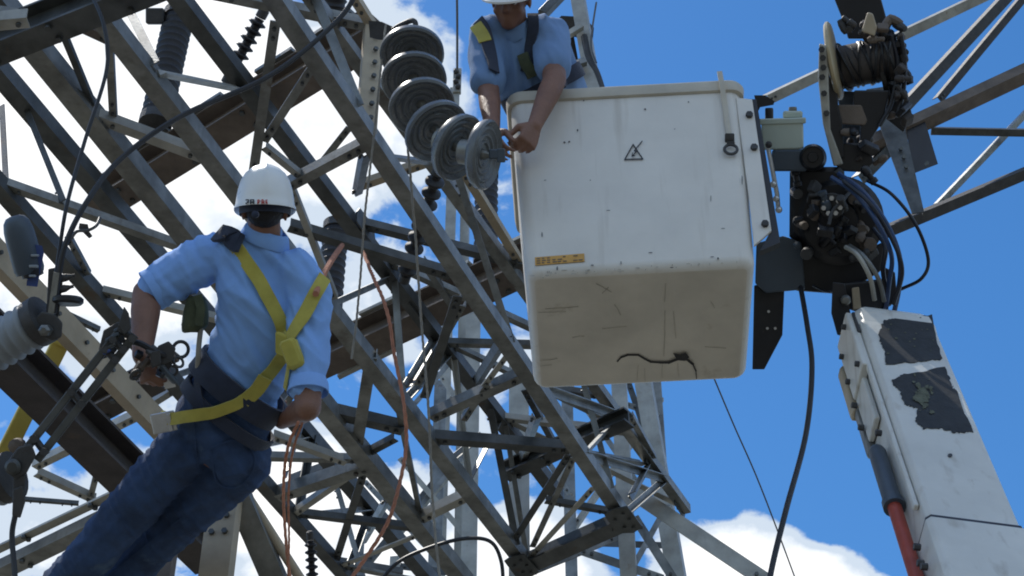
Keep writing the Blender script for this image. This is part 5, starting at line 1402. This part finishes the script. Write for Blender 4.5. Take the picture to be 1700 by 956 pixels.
T = Thing('ratchet_tool', 'dark ratchet tool held in the worker\'s left hand', 'tool', P(262, 620, 5.74))
T.add('jaw', join(poly([(262, 574), (280, 566), (292, 578), (286, 600), (270, 606), (258, 594)], 5.72, .03), poly([(248, 584), (266, 580), (268, 604), (252, 612)], 5.70, .035)), 'cast_iron', bevel=.004)
T.add('handle', sweep(spline([P(206, 566, 5.72), P(232, 570, 5.70), P(262, 586, 5.70), P(280, 592, 5.72)]), .011), 'black_paint', smooth=True)
T.add('ring', torus(P(300, 580, 5.76), -FW + RT * .5, .026, .006), 'black_paint', smooth=True)
T.add('lower_grip', sweep(spline([P(262, 600, 5.72), P(276, 618, 5.74), P(292, 634, 5.78)]), [.012] * 16 + [.009], 8), 'slate_plastic', smooth=True)
for k in range(12):
    c = P(random.uniform(214, 296), random.uniform(574, 622), random.uniform(5.68, 5.76)); d_ = Vector((random.uniform(-1, 1), random.uniform(-1, 1), random.uniform(-1, 1))).normalized(); _, u_, v_ = frame_of(d_)
    T.add('link', box(c, u_, v_, d_, random.uniform(.012, .035), random.uniform(.012, .03), random.uniform(.02, .05), .003) if k % 3 else torus(c, d_, .018, .005, 14, 6), random.choice(('cast_iron', 'black_paint', 'rusty_steel')))
T.add('tag', poly([(270, 630), (288, 628), (292, 642), (274, 646)], 5.80, .012), 'zinc_bright')
T.done()
# beam the worker stands on, just below the picture
bz = (aL + (aL - kL).normalized() * .11); bz2 = (aR + (aR - kR).normalized() * .11)
T = Thing('foot_beam', 'steel beam under the boots of the worker in the yellow harness', 'beam', bz)
dv = (bz2 - bz); dv.z = 0; dv.normalize(); mid = (bz + bz2) / 2
T.member('beam', mid - dv * 1.2 + Vector((0, 0, -.07)), mid + dv * 1.0 + Vector((0, 0, -.07)), 'I', .16, 'rusty_steel', h=.12, th=.012, bolts=False, off=(0, 0, 0))
T.done()

# ---- worker standing in the bucket, bending over its rim
W2 = Thing('person', 'worker in the bucket in blue short-sleeved shirt, reaching down over the rim', 'person', BL(-.14, 0, -.44))
hc = BL(-.165, .02, .40); nk2 = P(852, 50, 7.0)
u2 = (nk2 - hc).normalized()
f2v = Vector((-.28, -.95, 0)); f2v = (f2v - u2 * f2v.dot(u2)).normalized()      # chest direction
r2 = u2.cross(f2v); r2 = r2 if r2.dot(RT) > 0 else -r2
def rg(s, x, hw, hd, y=0): return (line(hc, nk2, s) + r2 * x + f2v * y, r2 * hw, f2v * hd)
tor2 = [rg(-.05, 0, .155, .105), rg(.12, 0, .15, .105), rg(.35, 0, .158, .11), rg(.6, 0, .172, .115), rg(.8, 0, .178, .105), rg(.92, 0, .15, .085), rg(1.0, 0, .075, .06)]
s1, s2 = P(808, 62, 7.0), P(912, 58, 7.02)
e1, w1 = P(811, 152, 6.80), P(819, 222, 6.56)
e2, w2 = P(921, 132, 6.76), P(887, 210, 6.56)
uh2 = (UP * .86 + FW * .05 - RT * .05 - FW * .35).normalized(); fh2 = Vector((-.22, -.72, -.6)); fh2 = (fh2 - uh2 * fh2.dot(uh2)).normalized(); rh2 = fh2.cross(uh2)
rh2 = rh2 if rh2.dot(RT) > 0 else -rh2
hc2 = P(848, 0, 6.93)
hs2, HL2 = head_shapes(hc2, rh2, uh2, fh2, 0.95)
kn = [BL(-.25, -.06, 0.0), BL(-.06, -.05, 0.0)]; an_ = [BL(-.25, .02, -.38), BL(-.06, .03, -.38)]; hp2 = [hc - r2 * .09, hc + r2 * .09]
skin2 = hs2 + [limb([(HL2(0, -.02, -.05), .054), (nk2, .06), (line(nk2, hc, .15), .08)]), eloft(shrink(tor2, .78, .78))]
skin2 += [limb([(s1, .06), (line(s1, e1, .5), .05), (e1, .043), (line(e1, w1, .3), .043), (line(e1, w1, .85), .03), (w1, .028)]),
          limb([(s2, .062), (line(s2, e2, .5), .052), (e2, .046), (line(e2, w2, .3), .046), (line(e2, w2, .85), .032), (w2, .029)])]
for h_, k_, a_ in zip(hp2, kn, an_): skin2.append(limb([(h_, .08), (k_, .055), (a_, .036)]))
skin2 += hand(w1, P(824, 272, 6.40) - w1, RT * -.5 - FW * .6, RT * .7 + FW * -.2, .75, 1.0)
skin2 += hand(w2, P(862, 266, 6.46) - w2, -FW * .8 + RT * .45, RT * -.9 - UP * .3, 1.05, 1.02)
W2.add('body', blob(skin2, 0.0065, 3), 'skin', smooth='all')
for s in (-1, 1):
    ey = W2.add('eye', ball(HL2(s * .031, .072, .004), .0115, 14, 10), 'eye_white', smooth='all')
    W2.add('iris', ball(HL2(s * .031, .0795, .002), .0055, 10, 8), 'ink_black', ey, smooth='all')
    W2.add('eyebrow', egg(HL2(s * .033, .091, .026), (rh2 * .019, fh2 * .005, uh2 * .004)), 'hair_dark', smooth='all')
W2.add('hair', blob([egg(HL2(0, -.022, .026), (rh2 * .077 * .95, fh2 * .09 * .95, uh2 * .09 * .95))], .009, 3), 'hair_dark', smooth='all')
g1 = folds(r2 * .4 + u2, r2 - u2 * .3, 4.0, 20.0, .009, 2.0)
shirt2 = blob([eloft(tor2), limb([(line(s1, nk2, .3), .082), (s1, .08), (line(s1, e1, .5), .074), (line(s1, e1, .82), .069)]), limb([(line(s2, nk2, .3), .082), (s2, .08), (line(s2, e2, .5), .074), (line(s2, e2, .72), .07)]), limb([(nk2, .064), (line(nk2, hc, .2), .085)])], .0085, 4, g1)
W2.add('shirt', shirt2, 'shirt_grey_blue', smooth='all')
W2.add('collar', ring_loft([[nk2 + r2 * (math.cos(2 * math.pi * j / 32) * rr_ * 1.1) + f2v * (math.sin(2 * math.pi * j / 32) * rr_ + .01) + u2 * (zz - .014 * max(0, math.sin(2 * math.pi * j / 32))) for j in range(32)] for rr_, zz in ((.066, -.02), (.062, .014), (.067, .022), (.072, .01), (.076, -.022), (.074, -.03))], False, False), 'shirt_grey_blue', smooth=True)
W2.add('trousers', blob([eloft([rg(-.2, 0, .17, .115), rg(0, 0, .17, .115), rg(.14, 0, .165, .114)])] + [limb([(h_, .1), (k_, .08), (line(k_, a_, .95), .07)]) for h_, k_, a_ in zip(hp2, kn, an_)], .01, 4, folds((0, 0, 1), (1, 0, 0), 6, 4, .008)), 'denim', smooth='all')
for a_ in an_:
    W2.add('boot', blob([limb([(a_ + Vector((0, 0, .06)), .05), (a_, .048), (a_ - Vector((0, 0, .01)), .05)]), limb([(a_ + Vector((0, .03, -.022)), .036), (a_ + Vector((0, -.10, -.024)), .036), (a_ + Vector((0, -.17, -.028)), .03)])], .009, 3), 'boot_leather', smooth='all')
sb2 = surf(shirt2)
for pts, w, m, nm in (((((796, 36), (806, 54), (812, 84), (818, 120))), .05, 'navy_webbing', 'harness_strap'), (((884, 22), (886, 50), (880, 84), (874, 120)), .045, 'navy_webbing', 'harness_strap'),
                      (((792, 44), (800, 58), (806, 72)), .052, 'yellow_webbing', 'shoulder_tape'), (((870, 90), (876, 110), (884, 128)), .045, 'pouch_green', 'radio_pouch')):
    o, nr = drape(sb2, pts, .012 if 'yellow' in m else .009)
    if len(o) > 2: W2.add(nm, sweep(o, 0, flat=(w, .007 if nm != 'radio_pouch' else .02), ref=nr), m, smooth=True)
W2.add('waist_belt', belt_ring(surf(blob([eloft(tor2)], .012, 3)), line(hc, nk2, .2), u2, .01, .075, .012), 'navy_webbing', smooth=True)
W2.add('chest_belt', belt_ring(sb2, line(hc, nk2, .60), u2, .004, .06, .01, start=.24), 'navy_webbing', smooth=True)
helmet(W2, HL2(0, -.004, .042), rh2, uh2, fh2, 0.98)
W2.done()
